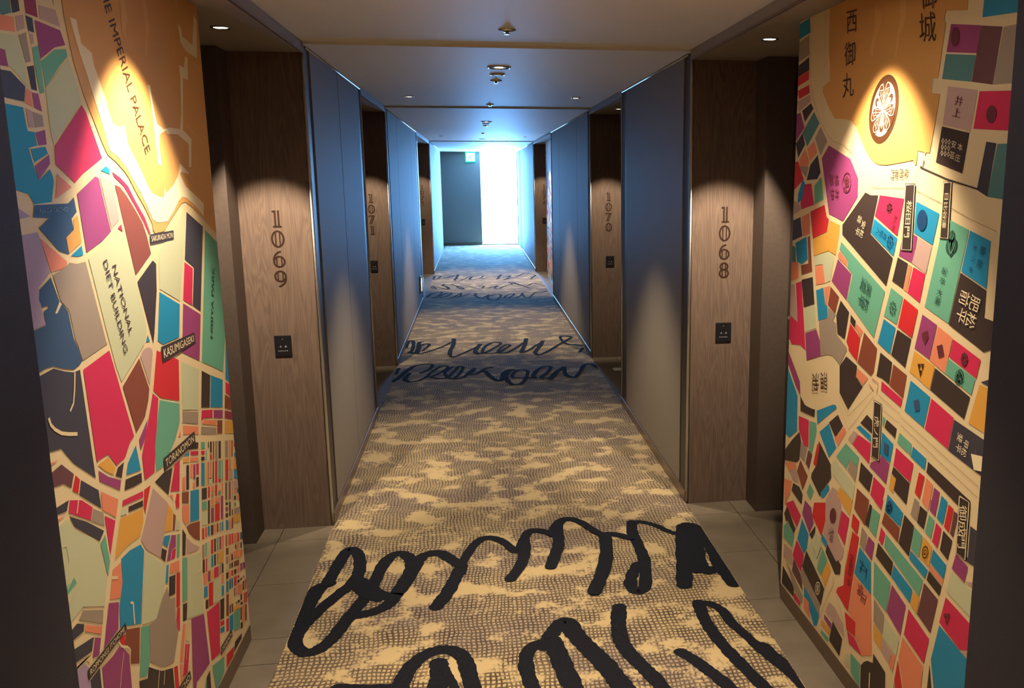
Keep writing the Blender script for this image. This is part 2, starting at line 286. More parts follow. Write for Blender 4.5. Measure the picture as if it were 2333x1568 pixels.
STROKES = """.05 -0.651 3.528 -0.688 3.493 -0.704 3.416 -0.712 3.305 -0.711 3.211
.06 -0.645 3.527 -0.675 3.491 -0.690 3.401 -0.701 3.303
.052 -0.651 3.528 -0.634 3.698 -0.619 3.820 -0.599 3.862 -0.558 3.794 -0.535 3.637 -0.548 3.518 -0.593 3.418 -0.644 3.300 -0.681 3.194 -0.694 3.119 -0.685 3.043 -0.644 2.985 -0.600 2.998 -0.563 3.065 -0.536 3.170 -0.506 3.284 -0.479 3.392 -0.458 3.524 -0.441 3.666 -0.411 3.762 -0.367 3.778 -0.330 3.717 -0.317 3.616 -0.339 3.490 -0.364 3.361 -0.393 3.289 -0.440 3.248 -0.489 3.232
.055 -0.540 3.551 -0.492 3.501 -0.440 3.412 -0.377 3.369 -0.337 3.462 -0.309 3.600 -0.285 3.717 -0.247 3.755 -0.201 3.754 -0.160 3.697 -0.120 3.628 -0.106 3.596 -0.130 3.484 -0.157 3.366 -0.197 3.251
.05 -0.527 3.494 -0.494 3.421 -0.429 3.358
.042 -0.107 3.611 -0.082 3.715 -0.049 3.824 -0.007 3.886 0.041 3.878 0.088 3.819 0.125 3.729 0.152 3.725
.05 0.178 3.838 0.169 3.674 0.143 3.555 0.100 3.446
.042 0.153 3.741 0.176 3.838 0.202 3.922 0.238 3.938 0.279 3.915 0.312 3.877
.05 0.312 3.877 0.333 3.955 0.361 4.025
.038 0.333 3.955 0.370 4.039 0.415 4.051 0.461 3.999 0.501 3.909 0.535 3.845 0.584 3.837 0.623 3.813 0.666 3.774
.05 0.347 3.990 0.330 3.762 0.305 3.651 0.275 3.533
.055 0.554 3.828 0.534 3.645 0.495 3.467 0.429 3.269
.05 0.708 3.968 0.689 3.859 0.689 3.702 0.686 3.541 0.664 3.395 0.635 3.275 0.599 3.254 0.585 3.310 0.608 3.405 0.651 3.501
.035 0.708 3.968 0.752 3.964 0.809 3.913 0.857 3.831 0.898 3.785
.065 0.940 3.873 0.884 3.637 0.841 3.439 0.803 3.274
.06 0.959 3.888 0.995 3.854 1.010 3.770 1.010 3.632 1.002 3.504 1.000 3.398 1.007 3.254
.06 0.981 3.829 0.949 3.643 0.919 3.472 0.930 3.388 0.980 3.401
.06 0.937 3.678 0.904 3.521 0.888 3.402
.055 0.273 3.049 0.227 2.967 0.198 2.887
.05 -0.495 2.740 -0.402 2.720 -0.309 2.709
.055 -0.293 2.694 -0.288 2.746 -0.269 2.825 -0.227 2.896 -0.171 2.927 -0.118 2.908 -0.086 2.853 -0.070 2.765 -0.055 2.663 -0.045 2.619
.06 -0.173 2.843 -0.165 2.762 -0.174 2.674
.03 -0.168 2.838 -0.135 2.748 -0.113 2.673
.05 0.146 2.588 0.132 2.686 0.125 2.780 0.138 2.866 0.179 2.911 0.222 2.909
.065 0.229 2.924 0.241 2.829 0.259 2.692 0.280 2.565
.055 0.229 2.967 0.273 3.049 0.307 3.043 0.319 2.952
.07 0.307 2.987 0.327 2.918 0.355 2.841 0.394 2.736 0.420 2.639 0.444 2.539
.055 0.509 3.135 0.486 3.014 0.475 2.894 0.489 2.799 0.520 2.705 0.549 2.617 0.567 2.535
.05 0.671 2.774 0.704 2.719 0.734 2.651 0.763 2.582 0.790 2.499
.048 0.823 3.120 0.814 3.018 0.816 2.914 0.828 2.815 0.848 2.710 0.868 2.620 0.888 2.535 0.905 2.463
.04 0.823 3.120 0.866 3.101 0.898 3.040 0.906 2.945 0.928 2.863 0.953 2.763 0.982 2.688 1.001 2.617 1.018 2.505
.06 0.963 2.762 0.982 2.688 1.006 2.616
.035 -0.710 8.675 -0.708 8.987 -0.677 9.064 -0.649 8.897 -0.640 8.538 -0.667 8.398
.04 -0.658 8.469 -0.605 8.364 -0.588 8.604 -0.597 8.915 -0.566 8.963
.028 -0.540 8.497 -0.495 8.714 -0.491 8.817 -0.531 8.850 -0.572 8.727 -0.574 8.454 -0.567 8.334 -0.490 8.430 -0.404 8.572 -0.334 8.722 -0.280 8.887
.04 -0.255 9.074 -0.253 8.750 -0.274 8.451 -0.274 8.261
.028 -0.274 8.261 -0.253 8.142 -0.209 8.180 -0.138 8.331 -0.055 8.512 0.002 8.654
.04 0.012 8.730 -0.037 8.410 -0.019 8.264
.028 -0.019 8.264 0.055 8.298 0.133 8.480 0.205 8.671 0.208 8.787 0.130 8.789 0.059 8.593 0.032 8.326 0.101 8.253 0.185 8.300 0.267 8.507 0.305 8.628 0.262 8.651 0.199 8.468 0.184 8.286 0.258 8.264 0.361 8.491 0.441 8.736
.04 0.483 8.947 0.450 8.629 0.397 8.264
.028 0.396 8.240 0.466 8.324 0.557 8.559 0.628 8.730
.04 0.642 8.782 0.587 8.502 0.524 8.218
.026 0.524 8.218 0.553 8.096 0.648 8.244 0.756 8.499 0.831 8.669 0.921 8.871 0.952 8.968 0.898 9.035 0.843 8.998 0.836 8.776 0.871 8.583 0.944 8.533 1.005 8.471
.03 1.004 8.380 0.945 8.169
.045 -0.711 7.203 -0.669 7.357 -0.629 7.577 -0.577 7.787
.03 -0.577 7.787 -0.488 7.864 -0.417 7.822 -0.434 7.642 -0.501 7.497
.04 -0.592 7.512 -0.617 7.294 -0.577 7.187
.028 -0.577 7.187 -0.508 7.204 -0.444 7.337 -0.418 7.483 -0.353 7.708 -0.295 7.747 -0.276 7.675 -0.329 7.506 -0.389 7.365 -0.411 7.332 -0.336 7.264 -0.273 7.290 -0.214 7.545 -0.183 7.712 -0.144 7.652 -0.174 7.403 -0.220 7.244 -0.266 7.307 -0.296 7.500 -0.234 7.708
.03 -0.207 7.217 -0.136 7.285 -0.080 7.503 -0.038 7.614 -0.072 7.462 -0.104 7.372 -0.022 7.415 0.055 7.598 0.107 7.638
.04 0.045 7.481 0.083 7.284 0.143 7.093 0.177 7.141
.03 0.177 7.141 0.197 7.378 0.255 7.504 0.297 7.478
.04 0.254 7.465 0.213 7.262 0.229 7.043
.028 0.229 7.043 0.272 6.926 0.338 6.990 0.382 7.197 0.407 7.419 0.347 7.477 0.283 7.363 0.268 7.216 0.331 7.161 0.436 7.158
.035 0.478 7.407 0.441 7.224 0.460 7.147
.028 0.478 7.407 0.548 7.555 0.617 7.551 0.575 7.352 0.500 7.140 0.563 7.111
.04 0.733 7.503 0.649 7.339 0.578 7.091
.03 0.733 7.503 0.716 7.252 0.745 7.135 0.784 7.110 0.848 7.306 0.912 7.554 0.979 7.596 1.015 7.475
.03 -0.709 7.494 -0.699 7.727
.04 -0.705 14.550 -0.694 15.017 -0.597 14.971
.03 -0.596 14.952 -0.628 14.674 -0.695 14.548 -0.575 14.646 -0.465 14.785 -0.377 15.058
.04 -0.314 15.145 -0.337 14.621 -0.362 14.353
.028 -0.362 14.353 -0.289 14.269 -0.191 14.549 -0.109 14.816 -0.003 14.922 0.103 14.874 0.048 14.552 -0.046 14.368
.04 -0.077 14.762 -0.118 14.444 -0.046 14.368
.03 0.078 14.455 0.185 14.668 0.291 14.696 0.394 14.968
.04 0.406 15.015 0.351 14.591 0.326 14.410
.028 0.326 14.410 0.435 14.576 0.561 14.840 0.494 14.472 0.425 14.283 0.558 14.507 0.674 14.722 0.804 15.144 0.897 15.056 0.982 14.861 0.921 14.582 0.873 14.330
.03 -0.714 13.654 -0.654 13.603 -0.685 13.451 -0.604 13.305 -0.652 13.563 -0.552 13.427 -0.460 13.203
.045 -0.459 13.180 -0.422 13.212 -0.449 13.487 -0.523 13.700 -0.499 13.860
.028 -0.499 13.860 -0.399 13.801 -0.317 13.583 -0.247 13.412 -0.197 13.233 -0.225 13.192 -0.306 13.501 -0.211 13.629 -0.133 13.550 -0.075 13.397 -0.008 13.276
.032 0.031 13.561 0.108 13.467 0.077 13.261 0.163 13.261 0.232 13.389 0.312 13.511 0.258 13.244 0.321 13.140 0.396 13.376 0.480 13.562 0.544 13.674 0.494 13.936
.03 0.494 13.936 0.563 13.898 0.632 13.658 0.707 13.400 0.778 13.136
.026 0.551 13.841 0.672 13.471 0.769 13.453 0.864 13.717 0.933 13.563 1.020 13.408
.045 -0.695 12.342 -0.644 12.740 -0.559 12.882
.03 -0.560 12.904 -0.504 12.858 -0.545 12.516 -0.615 12.295 -0.658 12.283 -0.555 12.317 -0.478 12.641 -0.411 12.805 -0.364 12.726 -0.427 12.427 -0.510 12.276 -0.361 12.250 -0.279 12.537 -0.228 12.737 -0.241 12.395 -0.309 12.260 -0.206 12.422 -0.110 12.660
.038 -0.019 12.665 -0.029 12.424 0.049 12.145 0.121 12.330 0.159 12.494
.034 0.159 12.494 0.136 12.129 0.193 11.940 0.282 12.039 0.329 12.429 0.259 12.525 0.165 12.323
.034 0.497 12.573 0.418 12.414 0.364 12.154
.03 0.363 12.122 0.424 12.111 0.519 12.465 0.497 12.573
.034 0.643 12.583 0.602 12.313 0.529 12.093
.028 0.641 12.548 0.641 12.205 0.705 12.094 0.779 12.418 0.848 12.618 0.921 12.605 1.008 12.771"""
def build_script():
    rows = [ln.split() for ln in STROKES.strip().split('\n')]
    S = []
    for r in rows:
        v = [float(t) for t in r]; S.append((v[0] * 1.08, catmull(list(zip(v[1::2], v[2::2])))))
    par = list(range(len(S)))
    def find(i):
        while par[i] != i: i = par[i]
        return i
    for i in range(len(S)):
        for j in range(i):
            if find(i) != find(j):
                lim = ((S[i][0] + S[j][0]) / 2) ** 2
                if any((p[0] - q[0]) ** 2 + (p[1] - q[1]) ** 2 < lim for p in S[i][1] for q in S[j][1]): par[find(i)] = find(j)
    groups = {}
    for i in range(len(S)): groups.setdefault(find(i), []).append(S[i])
    for k in sorted(groups):
        mb = MB()
        for i, (w, pts) in enumerate(groups[k]):
            z = 0.0034 + 0.0006 * (i % 12)
            ribbon(mb, pts, w, lambda x, y, z=z: (min(max(x, -A + 0.004), B - 0.004), y, z), cap=12, jitter=0.10, smooth=False, lift=(0, 0, 1))
        mb.build('handwriting_motif', MAT['ink'], carpet)
build_script()
# ------------------------------------------------------------------ walls, alcoves, ceiling
def bead(name, p0, p1, r, parent): return MB().tube(p0, p1, r, 14).build(name, MAT['metal'], parent, smooth=True)
SIDE_NAME = {'L': 'left', 'R': 'right'}
ALC = []   # per alcove: side, y0, y1, mural end (or None), recess start
for side in 'LR':
    sn = SIDE_NAME[side]; sg = -1 if side == 'L' else 1
    segs = NARROW[side]
    for i, (y0, y1) in enumerate(segs):
        w = struct(boxo('wall_' + sn, X(side, 0.014), X(side, T_OUT), y0, y1, -0.006, 2.42, MAT['core']),
                   'grey fabric panelled corridor wall on the %s, %s stretch' % (sn, ('nearest', 'second', 'third', 'farthest')[i]))
        edges = [y0 + 0.012] + SEAMS[side][i] + [y1 - (0.012 if i else -0.003)]
        for k in range(len(edges) - 1):
            a, b = edges[k] + 0.006, edges[k + 1] - 0.006
            if b - a < 0.03: continue
            strip = (b - a) < 0.26
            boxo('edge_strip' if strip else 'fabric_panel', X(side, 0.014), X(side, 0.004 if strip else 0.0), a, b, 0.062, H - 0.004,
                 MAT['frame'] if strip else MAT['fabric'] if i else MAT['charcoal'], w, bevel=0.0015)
        xx = X(side, 0.007)
        if i > 0: bead('corner_bead', (xx, y0 + 0.004, 0.0), (xx, y0 + 0.004, H), 0.0095, w)
        if 0 < i < 3: bead('corner_bead', (xx, y1 - 0.004, 0.0), (xx, y1 - 0.004, H), 0.0095, w)
        bead('ceiling_bead', (X(side, -0.002), y0 + 0.06, H - 0.007), (X(side, -0.002), y1 - 0.06, H - 0.007), 0.0045, w)
        struct(boxo('baseboard_' + sn, X(side, 0.014), X(side, -0.006), y0 + 0.002, y1 - 0.002, 0.0032, 0.060, MAT['skirt'], bevel=0.002))
    for i in range(3):
        y0, y1 = segs[i][1], segs[i + 1][0]
        mur = {0: 3.115, 1: y0 + 0.50, 2: 14.46}[i]
        pier = y1 - 0.172
        ALC.append((side, i, y0, y1, mur, pier))
        tm = T_MUR[side]
        # wall that carries the mural
        wm = struct(boxo('wall_' + sn, X(side, tm + 0.004), X(side, T_OUT), y0, mur, 0.0, SOF, MAT['frame']),
                    'set-back alcove wall on the %s' % sn)
        struct(boxo('baseboard_' + sn, X(side, tm + 0.004), X(side, tm - 0.001), y0 + 0.001, mur - 0.001, 0.0, 0.060, MAT['skirt']))
        # door pier and wooden number panel
        wp = struct(boxo('wall_' + sn, X(side, T_PIER), X(side, T_OUT), pier, y1, 0.0, SOF, MAT['pier']), 'dark wooden door pier on the %s' % sn)
        pn = boxo('number_panel', X(side, 0.012), X(side, T_PIER), y1 - 0.010, y1, 0.0, SOF, MAT['wood'], wp)
        # door at the back of the recess
        d = struct(boxo('door_%d' % (i * 2 + (1 if side == 'L' else 2)), X(side, T_DOOR), X(side, T_DOOR + 0.05), mur + 0.05, pier - 0.05, 0.004, 2.05, MAT['door'], bevel=0.003))
        hy = pier - 0.12
        MB().tube((X(side, T_DOOR - 0.045), hy, 1.0), (X(side, T_DOOR - 0.045), hy - 0.12, 1.0), 0.009).tube((X(side, T_DOOR), hy, 1.0), (X(side, T_DOOR - 0.045), hy, 1.0), 0.009).build('door_handle', MAT['metal'], d, smooth=True)
        MB().box(*sorted((X(side, T_DOOR - 0.01), X(side, T_DOOR + 0.06))), mur, mur + 0.05, 0, 2.10).box(*sorted((X(side, T_DOOR - 0.01), X(side, T_DOOR + 0.06))), pier - 0.05, pier, 0, 2.10) \
            .box(*sorted((X(side, T_DOOR - 0.01), X(side, T_DOOR + 0.06))), mur, pier, 2.05, SOF).build('door_frame', MAT['frame'], d)
        struct(boxo('wall_' + sn, X(side, T_DOOR + 0.07), X(side, T_OUT), mur, pier, -0.006, SOF, MAT['core']))
        # soffit
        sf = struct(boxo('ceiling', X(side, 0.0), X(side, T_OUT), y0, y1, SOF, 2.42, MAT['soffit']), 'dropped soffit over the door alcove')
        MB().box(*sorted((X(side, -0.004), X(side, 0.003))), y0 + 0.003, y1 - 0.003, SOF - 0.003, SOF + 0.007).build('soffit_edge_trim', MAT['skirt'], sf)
        # tiles
        ty = [y0 + 0.002]
        k0 = 2.935 + math.ceil((y0 - 2.935 + 0.05) / 0.6) * 0.6
        while k0 < mur - 0.04: ty.append(k0); k0 += 0.6
        ty.append(mur - 0.0)
        for k in range(len(ty) - 1):
            boxo('floor_tile', X(side, 0.001), X(side, tm), ty[k] + 0.0015, ty[k + 1] - 0.0015, -0.006, 0.0, MAT['tile'], floor)
        ry = [mur, (mur + pier) / 2, pier] if pier - mur > 0.7 else [mur, pier]
        for k in range(len(ry) - 1):
            for t0, t1 in ((0.001, 0.225), (0.228, T_DOOR)):
                boxo('floor_tile', X(side, t0), X(side, t1), ry[k] + 0.0015, ry[k + 1] - 0.0015, -0.006, 0.0, MAT['tile'], floor)
        for t0, t1 in ((0.001, 0.225), (0.228, T_PIER)):
            boxo('floor_tile', X(side, t0), X(side, t1), pier + 0.0015, y1 - 0.011, -0.006, 0.0, MAT['tile'], floor)
    # stretch beside the window
    t_end = 0.10 if side == 'L' else 0.02
    struct(boxo('wall_' + sn, X(side, t_end), X(side, T_OUT), segs[3][1], END_Y + 0.1, -0.006, 2.42, MAT['endwall']), 'wall beside the window on the %s' % sn)
    boxo('floor_tile', X(side, 0.001), X(side, t_end), segs[3][1] + 0.002, END_Y - 0.002, -0.006, 0.0, MAT['tile'], floor)
for i in range(4):
    y0 = min(NARROW['L'][i][0], NARROW['R'][i][0]); y1 = max(NARROW['L'][i][1], NARROW['R'][i][1])
    if i == 3: y1 = END_Y + 0.1
    struct(boxo('ceiling', -A - 0.02 - (0.1 if i == 3 else 0), B + 0.04, y0, y1, H, 2.42, MAT['plaster']), 'flat painted ceiling of the %s corridor stretch' % ('nearest', 'second', 'third', 'farthest')[i])
    if i < 3:
        e = min(NARROW['L'][i + 1][0], NARROW['R'][i + 1][0])
        struct(boxo('ceiling', -A - 0.0, B + 0.0, y1, e, COFF, 2.42, MAT['plaster']), 'raised painted ceiling between the door alcoves')
struct(boxo('wall_back', -1.7, 2.0, -3.3, -3.2, -0.1, 2.42, MAT['core']))
we = struct(boxo('wall_end', -A - 0.12, 0.168, END_Y, END_Y + 0.1, -0.006, H, MAT['fabric']), 'plain grey end wall beside the tall window')
boxo('skirting', -A - 0.10, 0.168, END_Y - 0.012, END_Y, 0.0032, 0.07, MAT['skirt'], we)
# window at the end
win = MB()
wx0, wx1, wy = 0.172, B + 0.018, END_Y + 0.05
win.box(wx0, wx0 + 0.018, wy - 0.03, wy + 0.03, 0, H).box(wx1 - 0.012, wx1, wy - 0.03, wy + 0.03, 0, H).box(wx0, wx1, wy - 0.03, wy + 0.03, H - 0.012, H).box(wx0, wx1, wy - 0.03, wy + 0.03, 0.0, 0.02)
window = struct(win.build('window_1', MAT['frame']), 'tall floor-to-ceiling window full of white daylight')
boxo('pane', wx0 + 0.018, wx1 - 0.012, wy - 0.004, wy + 0.004, 0.02, H - 0.012, MAT['glass'], window)
pl = bpy.data.lights.new('window_portal', 'AREA'); pl.shape = 'RECTANGLE'; pl.size = wx1 - wx0; pl.size_y = H; pl.cycles.is_portal = True
po = bpy.data.objects.new('window_portal', pl); COL.objects.link(po); po.location = ((wx0 + wx1) / 2, wy + 0.06, H / 2)
po.rotation_euler = (math.radians(-90), 0, 0)
# ------------------------------------------------------------------ lamps
def downlight(x, y, z, power, half, label, r=0.036, blend=0.35, soft=0.012, group=None, tilt=0.0):
    t = thing('downlight', (x, y, z), label, 'downlight', group)
    MB().lathe((x, y, z), [(r, 0.0), (r, -0.003), (r - 0.004, -0.0045), (r - 0.010, -0.003), (r - 0.010, 0.0)], 28).build('trim_ring', MAT['chrome'], t, smooth=True)
    MB().lathe((x, y, z), [(r - 0.010, 0.0), (r - 0.011, -0.0015), (r - 0.02, -0.001)], 24).build('lens', MAT['lamp'], t, smooth=True)
    if power:
        ld = bpy.data.lights.new('lamp', 'SPOT'); ld.energy = power; ld.spot_size = math.radians(half * 2); ld.spot_blend = blend
        ld.shadow_soft_size = soft; ld.color = WARM
        lo = bpy.data.objects.new('lamp', ld); COL.objects.link(lo); lo.parent = t; lo.location = (0, 0, -0.012); lo.rotation_euler = (math.radians(tilt), 0, 0)
    return t
downlight(-0.625, 2.45, COFF, P_MURAL, 40, 'small ceiling downlight washing the left street map mural', blend=0.5)
downlight(0.930, 2.40, COFF, P_MURAL, 40, 'small ceiling downlight washing the right mural with the round crest', blend=0.5)
downlight(-0.89, 3.53, SOF, P_NUM, 21, 'small soffit downlight left of the corridor, nearest the camera', blend=0.55, tilt=30)
downlight(1.179, 3.51, SOF, P_NUM, 21, 'small soffit downlight right of the corridor, nearest the camera', blend=0.55, tilt=30)
downlight(-0.453, 6.90, COFF, P_MURAL * 0.08, 38, 'small ceiling downlight on the left before panel 1071')
downlight(0.785, 6.86, COFF, P_MURAL * 0.08, 38, 'small ceiling downlight on the right before panel 1070')
downlight(-0.89, 7.22, SOF, P_NUM * 0.55, 21, 'small soffit downlight of the second door alcove on the left', blend=0.55, tilt=30)
downlight(1.179, 7.26, SOF, P_NUM * 0.55, 21, 'small soffit downlight of the second door alcove on the right', blend=0.55, tilt=30)
downlight(-0.453, 13.5, COFF, P_MURAL * 0.08, 38, 'tiny ceiling downlight on the left far down the corridor')
downlight(0.785, 13.7, COFF, P_MURAL, 38, 'tiny ceiling downlight above the farthest mural')
downlight(-0.89, 14.75, SOF, P_NUM * 0.4, 21, 'tiny soffit downlight above the farthest number panel on the left', blend=0.55, tilt=30)
downlight(1.179, 14.80, SOF, P_NUM * 0.4, 21, 'tiny soffit downlight above the farthest number panel on the right', blend=0.55, tilt=30)
for y, nm in ((2.05, 'added unseen ceiling lamp between the two big murals'), (4.905, 'nearest round chrome-rimmed recessed lamp in the corridor ceiling'), (9.73, 'second round recessed ceiling lamp along the corridor centre'), (14.55, 'third round recessed ceiling lamp along the corridor centre')):  # first lamp is added out of view to light both murals evenly
    z = COFF if 12 < y < 15.3 or y < 4 else H
    t = thing('ceiling_lamp', (CEN, y, z), nm, 'ceiling lamp')
    MB().lathe((CEN, y, z), [(0.063, 0.0), (0.063, -0.004), (0.058, -0.006), (0.053, -0.004), (0.053, 0.0)], 36).build('trim_ring', MAT['chrome'], t, smooth=True)
    MB().lathe((CEN, y, z), [(0.053, 0.0), (0.052, -0.001)], 36).build('baffle', MAT['black'], t, smooth=True)
    MB().lathe((CEN, y, z), [(0.022, -0.001), (0.020, -0.0025)], 24).build('lens', MAT['lamp'], t, smooth=True)
    ld = bpy.data.lights.new('lamp', 'SPOT'); ld.energy = P_CENTRE if y < 4 else P_MID; ld.spot_size = math.radians(96 if y < 4 else 82); ld.spot_blend = 0.6; ld.shadow_soft_size = 0.02; ld.color = WARM
    lo = bpy.data.objects.new('lamp', ld); COL.objects.link(lo); lo.parent = t; lo.location = (0, 0, -0.015)
    if y < 4:   # added wide fill light, lifts the dim upper walls
        ld = bpy.data.lights.new('lamp', 'SPOT'); ld.energy = P_FILL; ld.spot_size = math.radians(172); ld.spot_blend = 0.3; ld.shadow_soft_size = 0.05; ld.color = FILL_COL
        lo = bpy.data.objects.new('lamp', ld); COL.objects.link(lo); lo.parent = t; lo.location = (0, 0, -0.02)
# detectors and sprinklers
def sprinkler(y, z, label):
    t = thing('sprinkler', (CEN, y, z), label, 'sprinkler')
    MB().lathe((CEN, y, z), [(0.036, 0.0), (0.036, -0.002), (0.028, -0.005), (0.012, -0.0105)], 28).build('escutcheon', MAT['chrome'], t, smooth=True)
    MB().lathe((CEN, y, z), [(0.008, -0.010), (0.008, -0.015), (0.013, -0.0155), (0.013, -0.018)], 16).build('head', MAT['reflector'], t, smooth=True)
def detector(y, z, r, label):
    t = thing('smoke_detector', (CEN, y, z), label, 'detector')
    MB().lathe((CEN, y, z), [(r, 0.0), (r, -0.005), (r * 0.9, -0.007), (r * 0.8, -0.005)], 32).build('rim', MAT['chrome'], t, smooth=True)
    MB().lathe((CEN, y, z), [(r * 0.8, -0.005), (r * 0.5, -0.007)], 28).build('cover', MAT['soffit'], t, smooth=True)
sprinkler(3.747, COFF, 'chrome ceiling sprinkler nearest the camera between the two murals')
detector(5.238, H, 0.043, 'flat round ceiling detector just behind the first ceiling lamp')
sprinkler(5.569, H, 'chrome ceiling sprinkler behind the first round detector')
sprinkler(7.55, COFF, 'chrome ceiling sprinkler between panels 1070 and 1071')
detector(10.10, H, 0.043, 'small round ceiling detector behind the second ceiling lamp')
sprinkler(10.45, H, 'chrome ceiling sprinkler behind the second ceiling lamp')
sprinkler(12.6, COFF, 'tiny ceiling sprinkler beside the far mural alcove')
detector(16.2, H, 0.05, 'tiny round ceiling detector close to the exit sign')
# ------------------------------------------------------------------ exit sign, guide light, paper
ex = thing('exit_sign', (-0.055, END_Y, 2.12), 'glowing green and white exit sign on the end wall near the ceiling', 'exit sign')
boxo('housing', -0.18, 0.062, END_Y - 0.045, END_Y, 1.985, 2.222, MAT['exit_green'], ex, bevel=0.006)
boxo('light_panel', -0.156, 0.038, END_Y - 0.048, END_Y - 0.044, 2.009, 2.198, MAT['exit_white'], ex)
rm = MB()
def q3(x, z): return (x, END_Y - 0.0495, z)
for seg in (((-0.075, 2.13), (-0.06, 2.08)), ((-0.06, 2.08), (-0.10, 2.045)), ((-0.10, 2.045), (-0.135, 2.05)), ((-0.06, 2.08), (-0.03, 2.055)), ((-0.03, 2.055), (-0.04, 2.02)), ((-0.075, 2.12), (-0.035, 2.105)), ((-0.075, 2.12), (-0.115, 2.10))):
    ribbon(rm, list(seg), 0.018, q3, smooth=False, cap=8)
rm.poly([q3(-0.085 + 0.014 * math.cos(k), 2.158 + 0.014 * math.sin(k)) for k in [2 * math.pi * j / 12 for j in range(12)]])
rm.build('running_figure', MAT['exit_green'], ex)
gx = X('L', 0.0)
g = thing('guide_light', (gx, 11.48, 0.29), 'small low green-lit guide lamp on the left wall far down the corridor', 'guide light')
boxo('housing', gx, gx + 0.018, 11.41, 11.55, 0.185, 0.40, MAT['metal'], g, bevel=0.003)
boxo('light_panel', gx + 0.018, gx + 0.020, 11.435, 11.525, 0.21, 0.37, MAT['guide'], g)
pp = MB().box(1.15, 1.235, 7.33, 7.44, 0.0003, 0.0012).build('paper_sheet', MAT['paper']); tag(pp, 'small white paper slip on the stone tiles before panel 1070', 'paper')
# ------------------------------------------------------------------ room numbers and bell plates
def arc(cx, cy, rx, ry, a0, a1, n=22):
    return [(cx + rx * math.cos(math.radians(a0 + (a1 - a0) * k / n)), cy + ry * math.sin(math.radians(a0 + (a1 - a0) * k / n))) for k in range(n + 1)]
def digit_strokes(d):
    six = [arc(0.5, 0.33, 0.46, 0.33, 0, 360), arc(0.72, 0.42, 0.68, 0.56, 98, 184), [(0.28, 0.08), (0.28, 0.60)], [(0.70, 0.08), (0.70, 0.58)]]
    if d == '0': return [arc(0.5, 0.5, 0.5, 0.5, 0, 360, 30), [(0.32, 0.06), (0.32, 0.94)], [(0.68, 0.06), (0.68, 0.94)]]
    if d == '1': return [[(0.18, 0.97), (0.40, 0.97)], [(0.38, 1.0), (0.38, 0.0)], [(0.70, 1.0), (0.70, 0.0)], [(0.22, 0.0), (0.88, 0.0)]]
    if d == '6': return six
    if d == '9': return [[(1 - x, 1 - y) for x, y in s] for s in six]
    if d == '7': return [[(0.06, 0.97), (0.96, 0.97)], [(0.94, 0.97), (0.42, 0.0)], [(0.66, 0.97), (0.14, 0.0)], [(0.08, 0.97), (0.08, 0.84)]]
    if d == '8': return [arc(0.5, 0.28, 0.44, 0.28, 0, 360), arc(0.5, 0.76, 0.38, 0.24, 0, 360), [(0.34, 0.03), (0.34, 0.97)], [(0.66, 0.03), (0.66, 0.97)]]
    if d == '4': return [[(0.72, 0.0), (0.72, 1.0)], [(0.44, 0.3), (0.44, 0.62)], [(0.72, 1.0), (0.02, 0.30)], [(0.02, 0.30), (0.98, 0.30)]]
    if d == '5': return [[(0.90, 0.97), (0.20, 0.97)], [(0.22, 0.97), (0.18, 0.56)], arc(0.46, 0.34, 0.46, 0.34, 128, -140), [(0.42, 0.97), (0.42, 0.66)]]
def room_number(txt, xc, y, label, widths=0.062):
    t = thing('room_number', (xc, y, 1.335), label, 'room number')
    for i, d in enumerate(txt):
        zc = 1.472 - i * 0.0905; h = 0.070; w = 0.050 if d != '1' else 0.046
        mb = MB()
        for s in digit_strokes(d):
            thin = len(s) == 2 and d not in '17' and abs(s[0][0] - s[1][0]) < 0.01
            ribbon(mb, [(xc + (p[0] - 0.5) * w, zc + (p[1] - 0.5) * h) for p in s], 0.0056 if thin else 0.0084, lambda a, b: (a, y - 0.0008, b), smooth=False, cap=8, lift=(0, -1, 0))
        mb.build('digit', MAT['numeral'], t)
def bell_plate(x0, x1, y, label):
    t = thing('bell_plate', ((x0 + x1) / 2, y, 0.892), label, 'bell plate')
    boxo('plate', x0, x1, y - 0.006, y, 0.842, 0.940, MAT['black'], t, bevel=0.002)
    mb = MB(); xc = (x0 + x1) / 2; s = (x1 - x0)
    def tri(cx, cz, r): mb.poly([(cx + r * math.cos(math.radians(a)), y - 0.0066, cz + r * math.sin(math.radians(a))) for a in (90, 210, 330)])
    tri(xc - 0.14 * s, 0.888, 0.006); tri(xc + 0.16 * s, 0.888, 0.007)
    mb.poly([(xc - 0.002, y - 0.0066, 0.921), (xc + 0.002, y - 0.0066, 0.921), (xc + 0.002, y - 0.0066, 0.925), (xc - 0.002, y - 0.0066, 0.925)])
    for k in range(5):
        a = xc - 0.022 + k * 0.009
        mb.poly([(a, y - 0.0066, 0.866), (a + 0.006, y - 0.0066, 0.866), (a + 0.006, y - 0.0066, 0.870), (a, y - 0.0066, 0.870)])
    mb.build('icons', MAT['icon'], t)['kind'] = 'stuff'
